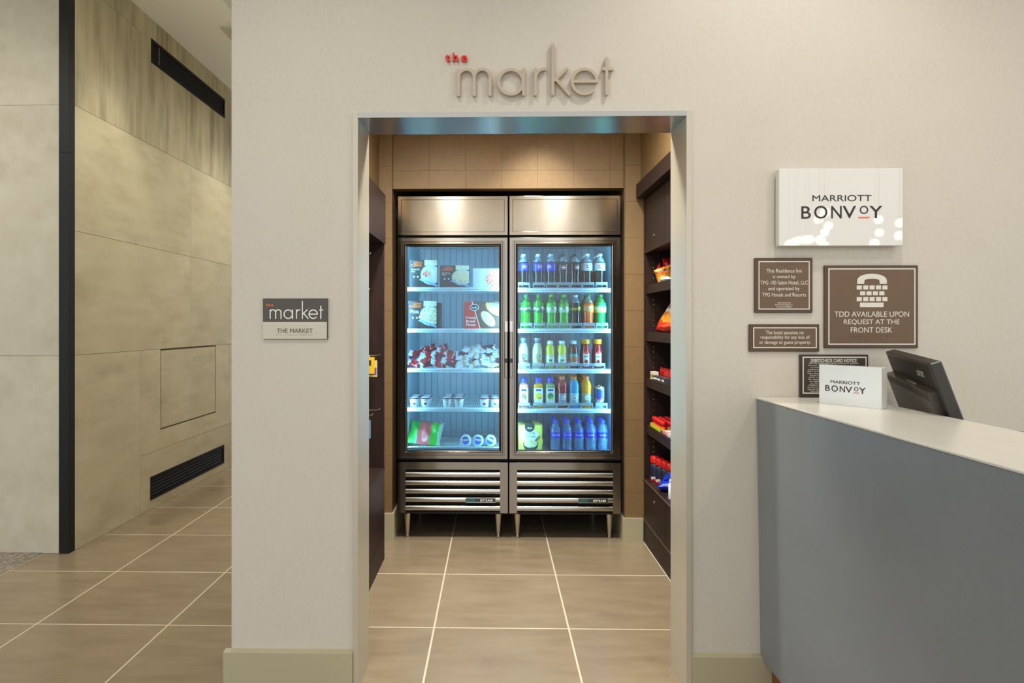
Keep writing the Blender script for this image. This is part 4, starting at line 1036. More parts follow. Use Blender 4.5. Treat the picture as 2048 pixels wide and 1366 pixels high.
# frozen bag on the bottom rack
frz = bands_mat('frozen_bag_print', [(0.0, (70, 170, 60)), (0.12, (40, 160, 60)), (0.30, (206, 90, 86)), (0.62, (210, 104, 96)), (0.68, (50, 176, 50)), (0.88, (190, 220, 190))], 0, 0.05, 5.0)
o = pillow_mesh(0.225, 0.20, 0.075, 18, 16, 0.06, 0.30, 9).build('frozen_food_bag', frz, None)
o.location = (onY(851, 870, 4.10)[0], 4.09, 0.555 + 0.068); o.rotation_euler = (radians(-52), radians(4), radians(-4))
tag(o, 'green and red frozen food bag lying on the bottom rack', 'food bag')
# round lidded tubs lying on their sides
for i, u in enumerate((931.5, 956, 981)):
    t = thing('ice_cream_tub', f'round tub with blue and white lid facing out, {("left", "middle", "right")[i]} of the three on the rack', 'tub', (onY(u, 882, 3.99)[0], 3.985, 0.556 + 0.0365), group='tubs on the bottom rack')
    MB().lathe([(0, 0), (0.030, 0), (0.034, -0.05), (0, -0.05)], 24, (0, 0, 0), 'y').build('tub_body', cup_m, t, None)
    MB().lathe([(0, 0.004), (0.0345, 0.004), (0.0362, 0.001), (0.0362, -0.006), (0.033, -0.006)], 28, (0, 0, 0), 'y').build('lid', mat('tub_lid', (216, 226, 236), 0.3), t)
    ro = [0.1, -0.15, -0.5][i]
    def rr(p): return [(a * cos(ro) - b * sin(ro), a * sin(ro) + b * cos(ro)) for a, b in p]
    flat('lid_print', rr([(0.022 * cos(a), 0.001 + 0.024 * sin(a)) for a in [pi + k * pi / 12 for k in range(13)]] + [(0.012, -0.002), (-0.012, -0.002)]), mat('tub_blue', (24, 104, 210), 0.4), t, -0.0050)
    flat('lid_print', rr([(0.024 * cos(a), 0.002 + 0.025 * sin(a)) for a in [0.45 + k * (pi - 0.9) / 12 for k in range(13)]]), mat('tub_blue_dark', (30, 90, 180), 0.4), t, -0.0050)
    flat('lid_print', rr([(-0.026, 0.002), (-0.010, 0.0), (0.010, 0.0), (0.026, 0.002), (0.022, 0.011), (0.0, 0.013), (-0.022, 0.011)]), mat('tub_pink', (224, 196, 206), 0.4), t, -0.0054)

# ================================================================== SNACKS IN THE CABINETS
def bag(label, w, h, t_, m, loc, rot, seed, cat='snack bag', name='snack_bag'):
    o = pillow_mesh(w, h, t_, 12, 14, 0.07, 0.14, seed).build(name, m, None); o.location = loc; o.rotation_euler = rot
    return tag(o, label, cat)
def rp(u, v, X): # a spot on the right shelves at depth from the cabinet face
    Y, Z = onX(u, v, X); return X, Y, Z
s1 = 1.569
bag('slim red snack bag standing at the far end of the upper right shelf', 0.10, 0.125, 0.03, bands_mat('bag_red', [(0, (200, 30, 34)), (0.3, (226, 210, 200)), (0.42, (196, 24, 30))], 2, 0.1, 4), (0.985, 3.755, s1 + 0.064), (0, 0, radians(78)), 21)
bag('orange and yellow snack bag with a folded corner on the upper right shelf', 0.10, 0.085, 0.035, bands_mat('bag_orange', [(0, (226, 214, 190)), (0.12, (236, 176, 60)), (0.5, (220, 120, 30)), (0.75, (60, 50, 40)), (0.82, (240, 150, 40))], 2, 0.2, 6), (0.985, 3.64, s1 + 0.050), (radians(8), radians(-18), radians(-22)), 22)
bag('red chip bag standing behind the orange bag on the upper right shelf', 0.13, 0.15, 0.05, bands_mat('bag_red_deep', [(0, (176, 20, 30)), (0.5, (200, 60, 60)), (0.65, (170, 16, 28))], 2, 0.15, 5), (1.055, 3.70, s1 + 0.078), (0, 0, radians(-15)), 23)
bag('white snack packet lying at the front of the upper right shelf', 0.07, 0.05, 0.03, bands_mat('bag_white', [(0, (196, 196, 202)), (0.6, (200, 206, 220)), (0.8, (230, 230, 232))], 2, 0.15, 5), (0.975, 3.55, s1 + 0.017), (radians(90), 0, radians(20)), 24)
chips = bands_mat('bag_chips', [(0, (214, 40, 24)), (0.20, (232, 150, 40)), (0.42, (228, 220, 208)), (0.66, (40, 120, 66)), (0.74, (216, 214, 206)), (0.88, (120, 130, 140))], 2, 0.12, 3)
bag('large white green and red chip bag leaning on the second right shelf', 0.21, 0.255, 0.06, chips, (1.038, 3.655, 1.285 + 0.116), (radians(-34), radians(3), radians(-88)), 25)
bag('orange chip bag lying in front of the large chip bag', 0.15, 0.11, 0.05, bands_mat('bag_chips_orange', [(0, (236, 130, 20)), (0.5, (240, 170, 50)), (0.7, (214, 60, 30))], 2, 0.15, 4), (0.985, 3.45, 1.285 + 0.027), (radians(80), 0, radians(-70)), 26)
# candy packs on the third shelf
pk_red = bands_mat('candy_red', [(0, (206, 30, 30)), (0.45, (240, 120, 90)), (0.55, (214, 26, 30))], 0, 0.12, 6)
for i in range(6):
    bag(f'red candy packet, {["first", "second", "third", "fourth", "fifth", "sixth"][i]} from the far end of the third right shelf', 0.12, 0.06, 0.022, pk_red, (1.005, 3.765 - 0.045 * i, 1.007 + 0.036), (radians(-4), radians(4 * (i % 2)), radians(82 + 3 * (i % 3))), 30 + i, 'candy', 'candy_packet')
for i in range(3):
    t = thing('candy_bar_box', f'small dark candy bar box, {["far", "middle", "near"][i]} one in front of the red packets', 'candy', (0.950, 3.66 - 0.085 * i, 1.007), (0, 0, radians(6 - 5 * i)))
    B('carton', mat('box_dark_grey', (66, 66, 72), 0.4), t, -0.016, 0.016, -0.037, 0.037, 0.0, 0.028)
    B('print_band', white_print, t, -0.0166, -0.0158, -0.030, 0.030, 0.008, 0.016)
t = thing('candy_bar_box', 'white and gold candy box at the far corner of the third right shelf', 'candy', (0.953, 3.745, 1.007))
B('carton', mat('box_ivory', (226, 216, 196), 0.4), t, -0.016, 0.016, -0.034, 0.034, 0.0, 0.045); B('print_band', mat('gold_print', (190, 150, 60), 0.4), t, -0.0166, -0.0158, -0.028, 0.028, 0.012, 0.03)
# red capped candy jars on the fourth shelf
jm = None
rowname = ['front', 'second', 'third', 'back']
for r_ in range(3):
    for c_ in range(6):
        lb = f'small red topped candy jar, {ORD[c_]} from the far end, {rowname[r_]} row of the tray'
        loc = (0.958 + 0.036 * r_, 3.752 - 0.037 * c_, 0.7255)
        if jm is None:
            jm = thing('candy_jar', lb, 'candy', loc, group='red topped candy jars')
            lathe_part('jar_body', [(0, 0), (0.014, 0), (0.016, 0.004), (0.016, 0.026), (0.013, 0.032)], bands_mat('jar_print', [(0, (196, 206, 40)), (0.45, (226, 130, 40)), (0.7, (206, 40, 30))], 2, 0.1, 4), jm, 14)
            lathe_part('lid', [(0, 0.0325), (0.0165, 0.0325), (0.0165, 0.055), (0.014, 0.058), (0, 0.058)], mat('jar_lid_red', (214, 28, 24), 0.2, spec=0.6), jm, 14)
        else: clone(jm, loc, lb)
t = thing('candy_tray', 'yellow green display tray holding the red topped jars', 'tray', (0.936, 3.66, 0.725))
B('tray_front', mat('tray_lime', (206, 210, 50), 0.4), t, -0.001, 0.0, -0.115, 0.115, 0.0, 0.020); B('tray_side', mat('tray_lime', (206, 210, 50), 0.4), t, 0.0005, 0.02, 0.114, 0.115, 0.0, 0.020)
for i, (c, lb) in enumerate((((222, 150, 150), 'flat pink candy box lying near the jars on the fourth right shelf'), ((214, 200, 196), 'flat pale candy box lying beside the pink one on the fourth right shelf'), ((50, 130, 190), 'flat blue candy box lying nearest on the fourth right shelf'))):
    t = thing('flat_candy_box', lb, 'candy', (0.985, 3.475 - 0.10 * i, 0.7255), (0, 0, radians(4 * i)))
    B('carton', mat('flat_box_%d' % i, c, 0.35), t, -0.045, 0.045, -0.045, 0.045, 0, 0.016); B('print_band', white_print, t, -0.035, 0.03, -0.02, 0.02, 0.0158, 0.0166)
# bottom ledge: bottles with red caps, blue bag, white bottle
bm0 = None
for i in range(4):
    lb = f'dark bottle with tall red cap, {ORD[i]} from the far end on the bottom right ledge'
    loc = (0.965 + 0.012 * i, 3.775 - 0.062 * i, 0.3935)
    if bm0 is None:
        bm0 = thing('sauce_bottle', lb, 'bottle', loc, group='red capped bottles on the bottom ledge')
        lathe_part('bottle_body', [(0, 0), (0.024, 0), (0.026, 0.005), (0.026, 0.095), (0.022, 0.11)], bands_mat('sauce_bottle_print', [(0, (206, 36, 36)), (0.15, (220, 220, 224)), (0.26, (30, 36, 58)), (0.8, (50, 54, 74))], 2, 0.1, 4), bm0, 18)
        lathe_part('cap', [(0, 0.110), (0.0265, 0.110), (0.0275, 0.115), (0.0275, 0.142), (0.024, 0.150), (0, 0.150)], mat('jar_lid_red', (214, 28, 24), 0.2), bm0, 18)
    else: clone(bm0, loc, lb)
blue_b = bands_mat('bag_blue', [(0, (20, 50, 190)), (0.45, (40, 90, 220)), (0.52, (190, 206, 240)), (0.60, (16, 46, 186))], 2, 0.2, 4, 0.2)
bag('shiny blue snack bag lying in front of the red capped bottles', 0.15, 0.12, 0.055, blue_b, (0.992, 3.565, 0.3935 + 0.030), (radians(84), radians(6), radians(70)), 41)
bag('shiny blue snack bag propped on top of the lower blue bag', 0.13, 0.10, 0.05, blue_b, (1.02, 3.585, 0.3935 + 0.082), (radians(70), radians(-6), radians(60)), 42)
t = thing('white_bottle', 'small white bottle with red print nearest on the bottom right ledge', 'bottle', (0.955, 3.385, 0.3935))
lathe_part('bottle_body', [(0, 0), (0.018, 0), (0.019, 0.003), (0.019, 0.075), (0.012, 0.088), (0.012, 0.092)], white_print, t, 16); lathe_part('cap', [(0, 0.092), (0.0135, 0.092), (0.0135, 0.105), (0, 0.105)], caps['white'], t, 14)
wprint('print', [(-0.010, 0.01), (0.010, 0.01), (0.010, 0.03), (-0.010, 0.03)], red_p, t, 0.019)
# hooks and hanging packs in the left cabinet
def hook(u, v, Xt):
    Y, Z = onX(u, v, Xt)
    MB().tube([(LD + 0.02, Y - LY0, Z - 0.006), (Xt - LX - 0.018, Y - LY0, Z - 0.006), (Xt - LX - 0.004, Y - LY0, Z - 0.002), (Xt - LX, Y - LY0, Z + 0.004)], 0.0022, 6).build('hook', chrome, lc)
    return Y, Z
hk = [hook(760, 708.6, -0.634), hook(760, 818, -0.634), hook(746.5, 828.5, -0.640), hook(741.5, 507, -0.640), hook(739, 579, -0.642)]
def pack(label, xc, Y, zt, w, h, m):
    t = thing('hanging_pack', label, 'snack pack', (xc, Y, zt))
    MB().prism([(-w / 2, -h), (w / 2, -h), (w / 2, -0.004), (w * 0.15, -0.004), (w * 0.15, 0.006), (-w * 0.15, 0.006), (-w * 0.15, -0.004), (-w / 2, -0.004)], -0.004, 0.004).build('card', m, t)
    return t
Y, Z = hk[0]
t = pack('yellow snack pack hanging on a chrome hook in the left cabinet', -0.700, Y - 0.012, Z - 0.012, 0.075, 0.095, mat('pack_yellow', (232, 190, 30), 0.4)); 
flat('print', [(-0.02, -0.05), (0.02, -0.05), (0.02, -0.02), (-0.02, -0.02)], mat('print_dark', (70, 50, 30), 0.5), t, -0.0046)
t = pack('small yellow and purple pack hanging behind the yellow pack', -0.674, Y + 0.006, Z - 0.030, 0.045, 0.095, mat('pack_pale', (226, 206, 130), 0.4)); flat('print', [(-0.02, -0.085), (0.02, -0.085), (0.02, -0.045), (-0.02, -0.045)], mat('print_purple', (110, 80, 150), 0.5), t, -0.0046)
Y, Z = hk[3]
t = pack('red snack pack hanging high in the left cabinet', -0.690, Y + 0.004, Z - 0.028, 0.070, 0.085, mat('pack_red', (206, 30, 40), 0.4)); flat('print', [(-0.03, -0.06), (0.03, -0.06), (0.03, -0.02), (-0.03, -0.02)], white_print, t, -0.0046)
Y, Z = hk[2]
t = pack('light blue snack pack hanging low in the left cabinet', -0.690, Y + 0.004, Z - 0.028, 0.070, 0.10, mat('pack_blue', (120, 160, 200), 0.4)); flat('print', [(-0.02, -0.07), (0.02, -0.07), (0.02, -0.04), (-0.02, -0.04)], white_print, t, -0.0046)

# ================================================================== SIGNS ON THE MARKET WALL
# dimensional letters
def stroke(p, q, w):
    dx, dz = q[0] - p[0], q[1] - p[1]; L = sqrt(dx * dx + dz * dz); nx, nz = -dz / L * w / 2, dx / L * w / 2
    return [[(p[0] - nx, p[1] - nz), (q[0] - nx, q[1] - nz), (q[0] + nx, q[1] + nz), (p[0] + nx, p[1] + nz)]]
def arc(cx, cz, R, a0, a1, w, rz=None):
    rz = rz or R; n = max(6, int(abs(a1 - a0) / radians(9))); out = []
    A = [radians(0)] and [a0 + (a1 - a0) * i / n for i in range(n + 1)]
    for a, b in zip(A, A[1:]):
        out.append([(cx + (R - w) * cos(a), cz + (rz - w) * sin(a)), (cx + R * cos(a), cz + rz * sin(a)), (cx + R * cos(b), cz + rz * sin(b)), (cx + (R - w) * cos(b), cz + (rz - w) * sin(b))])
    return out
def market_letters(sw):
    """letter shapes in sign units, baseline 0"""
    xh = 285; w = sw; L = {}
    def vs(x, z0, z1): return [[(x - w / 2, z0), (x + w / 2, z0), (x + w / 2, z1), (x - w / 2, z1)]]
    R = 94
    L['m'] = vs(294, 0, xh - 8) + vs(455, 0, xh - R) + vs(616, 0, xh - R - 0.5) + arc(374.5, xh - R, 95.5, 0, pi, w) + arc(535.5, xh - R, 95.5, 0, pi, w)
    L['a'] = arc(828, 140, 140, 0, 2 * pi, w) + vs(956, 0, xh - 4)
    L['r'] = vs(1076, 0, xh - 4) + arc(1168, xh - 106, 106, radians(80), radians(180), w)
    L['k'] = vs(1252, 0, 530) + stroke((1266, 148), (1402, 278), w) + stroke((1290, 160), (1428, 2), w)
    L['e'] = arc(1573, 140, 140, 0, radians(318), w) + [[(1440, 126), (1708, 126), (1708, 126 + w), (1440, 126 + w)]]
    L['t'] = vs(1798, 0, 385) + [[(1752, 250), (1868, 250), (1868, 250 + w), (1752, 250 + w)]]
    # every stroke sits at its own hair's breadth of depth
    lay = {'m': lambda i: 1 if i < 3 else 0 if i < 3 + (len(L['m']) - 3) // 2 else 2, 'a': lambda i: 1 if i == len(L['a']) - 1 else 0, 'r': lambda i: 1 if i == 0 else 0,
           'k': lambda i: i, 'e': lambda i: 1 if i == len(L['e']) - 1 else 0, 't': lambda i: i}
    return {c: [(p, lay[c](i)) for i, p in enumerate(P)] for c, P in L.items()}
YS = YW0
px = YS / F_PX
def sgn_xz(u, v): return onY(u, v, YS)
bx, bzz = sgn_xz(860 + 280 * 0.1953, 70 + 643 * 0.1953)
su = 0.1953 * px
sign = thing('wall_lettering', 'raised metal and red letters reading the market above the doorway', 'sign', (bx, YW0, bzz))
for ch, polys in market_letters(30).items():
    q = MB()
    for p, ly in polys:
        pts = [((x - 280) * su, z * su) for x, z in p]
        ar = sum(pts[i - 1][0] * pts[i][1] - pts[i][0] * pts[i - 1][1] for i in range(len(pts)))
        q.prism(pts if ar > 0 else pts[::-1], -0.018 - 0.0003 * ly, -0.006 + 0.0003 * ly)
    # studs that hold the letter off the wall
    p0 = polys[0][0]; pc = (sum(x for x, z in p0) / 4, sum(z for x, z in p0) / 4)
    q.box((pc[0] - 280) * su - 0.002, (pc[0] - 280) * su + 0.002, -0.007, 0.001, pc[1] * su - 0.002, pc[1] * su + 0.002)
    o = q.build('letter_' + ch, letter_metal, sign); o['label'] = 'satin metal letter ' + ch
for ch, x0, x1, z0, z1 in (('t', 160, 205, 283, 210), ('h', 234, 290, 281, 195), ('e', 320, 382, 284, 222)):
    X0, Z0 = sgn_xz(860 + x0 * 0.1953, 70 + z0 * 0.1953); X1, Z1 = sgn_xz(860 + x1 * 0.1953, 70 + z1 * 0.1953)
    o = T('letter_' + ch, ch, red_acrylic, sign, w=X1 - X0, h=Z1 - Z0, cx=(X0 + X1) / 2 - bx, cz=(Z0 + Z1) / 2 - bzz, y=-0.013, depth=0.014, bold=0.022, res=8); o['label'] = 'red letter ' + ch
# generic px -> wall helper for plaques (front of plaque at depth d)
def prect(u0, v0, u1, v1, Y):
    xa, zb = onY(u0, v1, Y); xb, za = onY(u1, v0, Y); xb2, zb2 = onY(u1, v1, Y)
    return (xa + xb) / 2, (zb + zb2) / 2, xb - xa, za - (zb + zb2) / 2 if False else onY(u0, v0, Y)[1] - zb
# market room plaque
Y = YW0 - 0.010
cx, z0, w, h = prect(525.8, 597, 655, 678.5, Y)
t = thing('room_plaque', 'small two tone wall plaque reading the market left of the doorway', 'sign', (cx, YW0, z0))
zs_ = h * 0.425
B('backing', dark_plaque, t, -w / 2, w / 2, -0.007, 0.0, 0, h); B('upper_panel', dark_plaque, t, -w / 2, w / 2, -0.0100, -0.007, zs_, h); B('lower_panel', pale_plaque, t, -w / 2, w / 2 - 0.0025, -0.0100, -0.007, 0.0015, zs_)
k = w / 129.2  # metres per picture pixel
def pl(x, z): return (-w / 2 + (x - 297) * 0.0879 * k, h - (z - 197) * 0.0879 * k)
q = MB(); s0 = (1670 - 455) / (1868 - 280)
for ch, polys in market_letters(30).items():
    for p, ly in polys:
        pts = [pl(455 + (x - 280) * s0, 660 - z * s0 * 1.0) for x, z in p]
        ar = sum(pts[i - 1][0] * pts[i][1] - pts[i][0] * pts[i - 1][1] for i in range(len(pts)))
        q.prism(pts if ar > 0 else pts[::-1], -0.0110 - 0.0001 * ly, -0.0100 + 0.0001 * ly)
q.build('lettering', white_print, t)
a_, b_ = pl(368, 377), pl(540, 312); T('lettering', 'the', orange_print, t, w=b_[0] - a_[0], h=b_[1] - a_[1], cx=(a_[0] + b_[0]) / 2, cz=(a_[1] + b_[1]) / 2, y=-0.0110, bold=0.03, spacing=1.15)
a_, b_ = pl(615, 975), pl(1430, 878); T('lettering', 'THE MARKET', mat('engraved', (96, 88, 74), 0.5), t, w=b_[0] - a_[0], h=b_[1] - a_[1], cx=(a_[0] + b_[0]) / 2, cz=(a_[1] + b_[1]) / 2, y=-0.0110)
def braille(parent, x0, x1, z, s, m, y, seed):
    rnd = random.Random(seed); q = MB(); x = x0
    while x < x1:
        for i in range(2):
            for j in range(3):
                if rnd.random() < 0.5: q.box(x + i * s - s * 0.22, x + i * s + s * 0.22, y - 0.0006, y, z - j * s - s * 0.22, z - j * s + s * 0.22)
        x += s * 2.7
    o = q.build('braille', m, parent); o['kind'] = 'stuff'
a_, b_ = pl(620, 1010), pl(1400, 1050); braille(t, a_[0], b_[0], a_[1], 0.0022, mat('engraved', (96, 88, 74), 0.5), -0.0100, 4)
# bronze plaques (coordinates measured in the zoomed crop: 0.3952 px per unit from 1480,320)
def ZP(x, z): return 1480 + x * 0.3952, 320 + z * 0.3952
def plaque(name, label, x0, z0, x1, z1, b, lines, border=5, edge=plaque_edge, face=plaque_m):
    Y = YW0 - 0.009
    u0, v0 = ZP(x0, z0); u1, v1 = ZP(x1, z1)
    xa, _ = onY(u0, (v0 + v1) / 2, Y); xb, _ = onY(u1, (v0 + v1) / 2, Y); um = (u0 + u1) / 2
    _, zt = onY(um, v0, Y); _, zb = onY(um, v1, Y)
    w, h = xb - xa, zt - zb; s = w / (x1 - x0); sz = h / (z1 - z0)
    t = thing(name, label, 'sign', ((xa + xb) / 2, YW0, zb))
    B('backing', edge, t, -w / 2, w / 2, -0.009, 0, 0, h, bev=0.0015)
    def m(x, z): return -w / 2 + (x - x0) * s, h - (z - z0) * sz
    (bx0, bz1), (bx1, bz0) = m(b[0], b[1]), m(b[2], b[3])
    B('face', face, t, bx0, bx1, -0.0096, -0.0088, bz0, bz1)
    bw = border * s
    ring_loft([(0, -0.0088), (0, -0.0104), (bw, -0.0104), (bw, -0.0088)], bx0, bx1, bz0, bz1).build('border', plaque_ink, t)
    for (txt, l0, l1, zc, ch, bold) in lines:
        (p, q_), (r_, s_) = m(l0, zc + ch / 2), m(l1, zc - ch / 2)
        T('lettering', txt, plaque_ink, t, w=r_ - p, h=s_ - q_, cx=(p + r_) / 2, cz=(q_ + s_) / 2, y=-0.0102, bold=bold, res=4)
    return t, m, s
plaque('wall_plaque', 'bronze ownership plaque reading This Residence Inn', 75, 495, 368, 773, (93, 512, 352, 757), [
    ('This Residence Inn', 134, 311, 561, 19, 0.0), ('is owned by', 165, 280, 593, 22, 0.0), ('TPG 100 Sabin Hotel, LLC', 103, 343, 622, 22, 0.0), ('and operated by', 142, 301, 653, 23, 0.0), ('TPG Hotels and Resorts', 112, 333, 682, 19, 0.0),
    ('under license from', 190, 255, 722, 8, 0), ('Marriott International, Inc.', 177, 268, 733, 9, 0), ('or one of its affiliates', 185, 260, 743, 8, 0)])
tdd, tm_, ts_ = plaque('wall_plaque', 'large bronze plaque with telephone keypad symbol about TDD', 428, 533, 902, 952, (446, 548, 887, 935), [
    ('TDD AVAILABLE UPON', 478, 855, 780, 27, 0.0), ('REQUEST AT THE', 525, 806, 821, 28, 0.0), ('FRONT DESK', 560, 770, 860, 27, 0.0)], 6)
hs = []
def hp(x, z): return tm_(x, z)
outer = [(592, 627)] + [(667 - 75 * cos(radians(a)) ** 1.0, 615 - 39 * sin(radians(a)) ** 0.8) for a in range(6, 180, 8)] + [(742, 627)]
inner = [(706, 627), (706, 614)] + [(667 + 38 * cos(radians(a)), 614 - 13 * sin(radians(a)) ** 0.6) for a in range(10, 175, 12)] + [(628, 614), (628, 627)]
q = MB(); pts = [hp(*p) for p in outer + inner]
q.prism(pts[::-1], -0.0106, -0.0094); q.build('handset', plaque_ink, tdd)
for r_, (n_, xs0, z0_, z1_) in enumerate(((5, 590, 635, 656), (4, 607, 665, 685), (5, 590, 694, 715))):
    for i in range(n_):
        a_, b_ = hp(xs0 + 32.4 * i, z1_), hp(xs0 + 32.4 * i + 26, z0_)
        B('key', plaque_ink, tdd, a_[0], b_[0], -0.0106, -0.0094, a_[1], b_[1], bev=0.0005)
a_, b_ = hp(606, 745), hp(726, 722); B('key_bar', plaque_ink, tdd, a_[0], b_[0], -0.0106, -0.0094, a_[1], b_[1], bev=0.0005)
brl = mat('braille_dark', (70, 54, 40), 0.5)
a_, b_ = hp(557, 888), hp(772, 888); braille(tdd, a_[0], b_[0], a_[1], 0.0028, brl, -0.0096, 1)
a_, b_ = hp(598, 904), hp(742, 904); braille(tdd, a_[0], b_[0], a_[1], 0.0028, brl, -0.0096, 2)
plaque('wall_plaque', 'low wide bronze plaque reading The hotel assumes no responsibility', 47, 831, 402, 970, (66, 847, 388, 952), [
    ('The hotel assumes no', 130, 322, 873, 19, 0.0), ('responsibility for any loss of', 104, 352, 899, 22, 0.0), ('or damage to guest property.', 97, 358, 925, 22, 0.0)])
frag = [('for your roo', 345, 415), ('in your', 358, 402), ('authoriza', 345, 408), ('days room', 340, 405), ('Your financi', 340, 408), ('funds fo', 354, 402), ('check out,', 347, 405), ('for overdr', 345, 406), ('on debit/', 352, 404), ('to pay f', 356, 402), ('suggest p', 347, 404), ('pre-authori', 342, 406), ('see the fron', 343, 408), ('the sale', 356, 402)]
plaque('wall_plaque', 'dark card notice plaque standing behind the small acrylic block', 303, 985, 650, 1206, (316, 995, 640, 1183), [('DEBIT/CHECK CARD NOTICE', 358, 590, 1015, 17, 0.02), ('Use of a debit/check card as security or payment', 350, 598, 1029, 10, 0.0)] +
       [(f, a, b, 1040.5 + 9.9 * i, 7.5, 0.0) for i, (f, a, b) in enumerate(frag)], 6, edge=mat('notice_edge', (64, 50, 42), 0.4), face=mat('notice_face', (72, 64, 58), 0.4))
# bonvoy lettering
def bonvoy(parent, cx, cz, Wd, y, ink):
    s = Wd / 400.0
    def put_(ch, x0, x1, zc, hgt, m, bold=0.0): T('lettering', ch, m, parent, w=(x1 - x0) * s, h=hgt * s, cx=cx + ((x0 + x1) / 2 - 515) * s, cz=cz + (263 - zc) * s, y=y, bold=bold, res=8)
    put_('MARRIOTT', 370, 662, 193, 31, ink)
    for ch, x0, x1, zc, hg in (('B', 315, 362, 264, 62), ('O', 379, 444, 263, 64), ('N', 463, 515, 263, 62), ('V', 520, 586, 263, 62), ('O', 604, 646, 252, 40), ('Y', 652, 716, 263, 62)): put_(ch, x0, x1, zc, hg, ink, 0.005)
    x0 = cx + (597 - 515) * s; x1 = cx + (652 - 515) * s; z = cz + (263 - 290) * s
    B('underline', orange_print, parent, x0, x1, y, y + 0.0006, z - 3.5 * s, z + 3.5 * s)
Y = YW0 - 0.038
cx, z0, w, h = prect(1558, 337, 1806, 491.5, Y)
t = thing('acrylic_sign', 'white acrylic block sign mounted on the wall above the bronze plaques', 'sign', (cx, YW0, z0))
B('block', acrylic, t, -w / 2, w / 2, -0.038, -0.010, 0, h, bev=0.0015)
B('mount', acrylic_edge, t, -w / 2 + 0.02, w / 2 - 0.02, -0.010, 0, 0.02, h - 0.02)
bonvoy(t, (1480 + 515 * 0.3952 - 1682) * px * 0.985, h * (1 - (263 - 40) / 394.0), 400 * 0.3952 * px * 0.985, -0.0388, black_print)

# ================================================================== RECEPTION DESK
ZD = 1.070
dk = thing('reception_desk', 'grey reception desk with white ledge running out from the wall', 'desk', (0.94, YW0 - 0.003, 0))
dl = -1.95
MB().add([(0.002, dl, ZD - 0.006), (0.002, 0, ZD - 0.006), (0.05, 0, ZD - 0.006), (0.05, dl, ZD - 0.006), (0.016, dl, 0.137), (0.016, 0, 0.137), (0.05, 0, 0.137), (0.05, dl, 0.137)],
         [(0, 1, 2, 3), (4, 7, 6, 5), (0, 4, 5, 1), (1, 5, 6, 2), (2, 6, 7, 3), (3, 7, 4, 0)]).build('front_panel', desk_panel_m, dk)
MB().bbox(-0.001, 0.343, dl - 0.01, 0, ZD - 0.006, ZD, 0.0012).build('ledge_top', desk_top_m, dk)
B('ledge_back', desk_panel_m, dk, 0.325, 0.343, dl, -0.001, 0.76, ZD - 0.006)
B('toe_kick', toe_wood, dk, 0.050, 0.075, dl, -0.001, 0.0, 0.137)
B('work_surface', desk_top_m, dk, 0.344, 0.86, dl, -0.001, 0.735, 0.76)
B('work_panel', desk_panel_m, dk, 0.051, 0.324, dl, dl + 0.02, 0.137, ZD - 0.006); B('work_support', desk_panel_m, dk, 0.80, 0.82, dl + 0.02, -0.001, 0.0, 0.735)
# small acrylic block on the ledge
bt = thing('acrylic_block', 'small white acrylic block sign standing on the desk ledge', 'sign')
p0 = Vector((1.080, 2.104)); p1 = Vector((1.188, 1.949)); mid = (p0 + p1) / 2; dv = (p1 - p0)
bw_ = dv.length; ang = math.atan2(dv.y, dv.x)
bt.location = (mid.x, mid.y, ZD); bt.rotation_euler = (0, 0, ang)
bh = 0.128
MB().bbox(-bw_ / 2, bw_ / 2, 0.0, 0.038, 0, bh, 0.001).build('block', mat('block_white', (222, 224, 220), 0.06, spec=0.6, coat=0.3), bt)
B('clear_edge', acrylic_edge, bt, bw_ / 2, bw_ / 2 + 0.002, 0.001, 0.037, 0.001, bh - 0.001)
bonvoy(bt, -bw_ / 2 + bw_ * 0.44, bh * 0.41, bw_ * 0.66, -0.0008, black_print)
# monitor seen from behind
TLp = Vector((1.372, 2.225, 1.236)); TRp = Vector((1.2366, 1.8037, 1.219))
ex = (TRp - TLp).normalized(); dn = Vector((0.309, -0.092, -0.947)); dn = (dn - ex * dn.dot(ex)).normalized(); ez = -dn; ey = ez.cross(ex)  # ey points to the screen side
mo = thing('computer_monitor', 'dark tilted computer monitor seen from behind on the desk', 'monitor')
mw = (TRp - TLp).length
M = Matrix(((ex.x, ey.x, ez.x, TLp.x), (ex.y, ey.y, ez.y, TLp.y), (ex.z, ey.z, ez.z, TLp.z), (0, 0, 0, 1)))
mo.matrix_world = M
sg = 1.0
mh = 0.30
MB().bbox(0, mw, 0.0, 0.030, -mh, 0, 0.003).build('back_shell', screen_body, mo)
rid = MB()
for i in range(14):
    z = -0.012 - i * 0.0052
    rid.box(0.012, mw - 0.03, -0.0012, 0.001, z - 0.0012, z + 0.0012)
o = rid.build('vent_ridges', mat('ridge_dark', (38, 33, 29), 0.4), mo); o['kind'] = 'stuff'
# lower housing bulges out, its top edge curving into the right side
hz = -0.072
hp_ = [(0.0, hz), (mw * 0.50, hz - 0.004), (mw * 0.72, hz - 0.010), (mw * 0.85, hz - 0.012), (mw * 0.90, hz - 0.016), (mw * 0.90, -mh + 0.01), (0.0, -mh + 0.01)]
MB().prism(hp_[::-1], -0.022, 0.001).build('housing', screen_gloss, mo)
ln = MB()
for i in range(4):
    d_ = 0.008 + i * 0.006
    for (a, b) in zip(hp_[:4], hp_[1:5]):
        ln.prism([(a[0], a[1] - d_ - 0.001), (b[0], b[1] - d_ - 0.001), (b[0], b[1] - d_ + 0.001), (a[0], a[1] - d_ + 0.001)], -0.0226, -0.0215)
o = ln.build('housing_grooves', mat('groove_black', (18, 16, 14), 0.5), mo); o['kind'] = 'stuff'
B('slot_light', logo_grey, mo, mw * 0.42, mw * 0.62, -0.016, -0.010, hz - 0.008, hz - 0.0035)
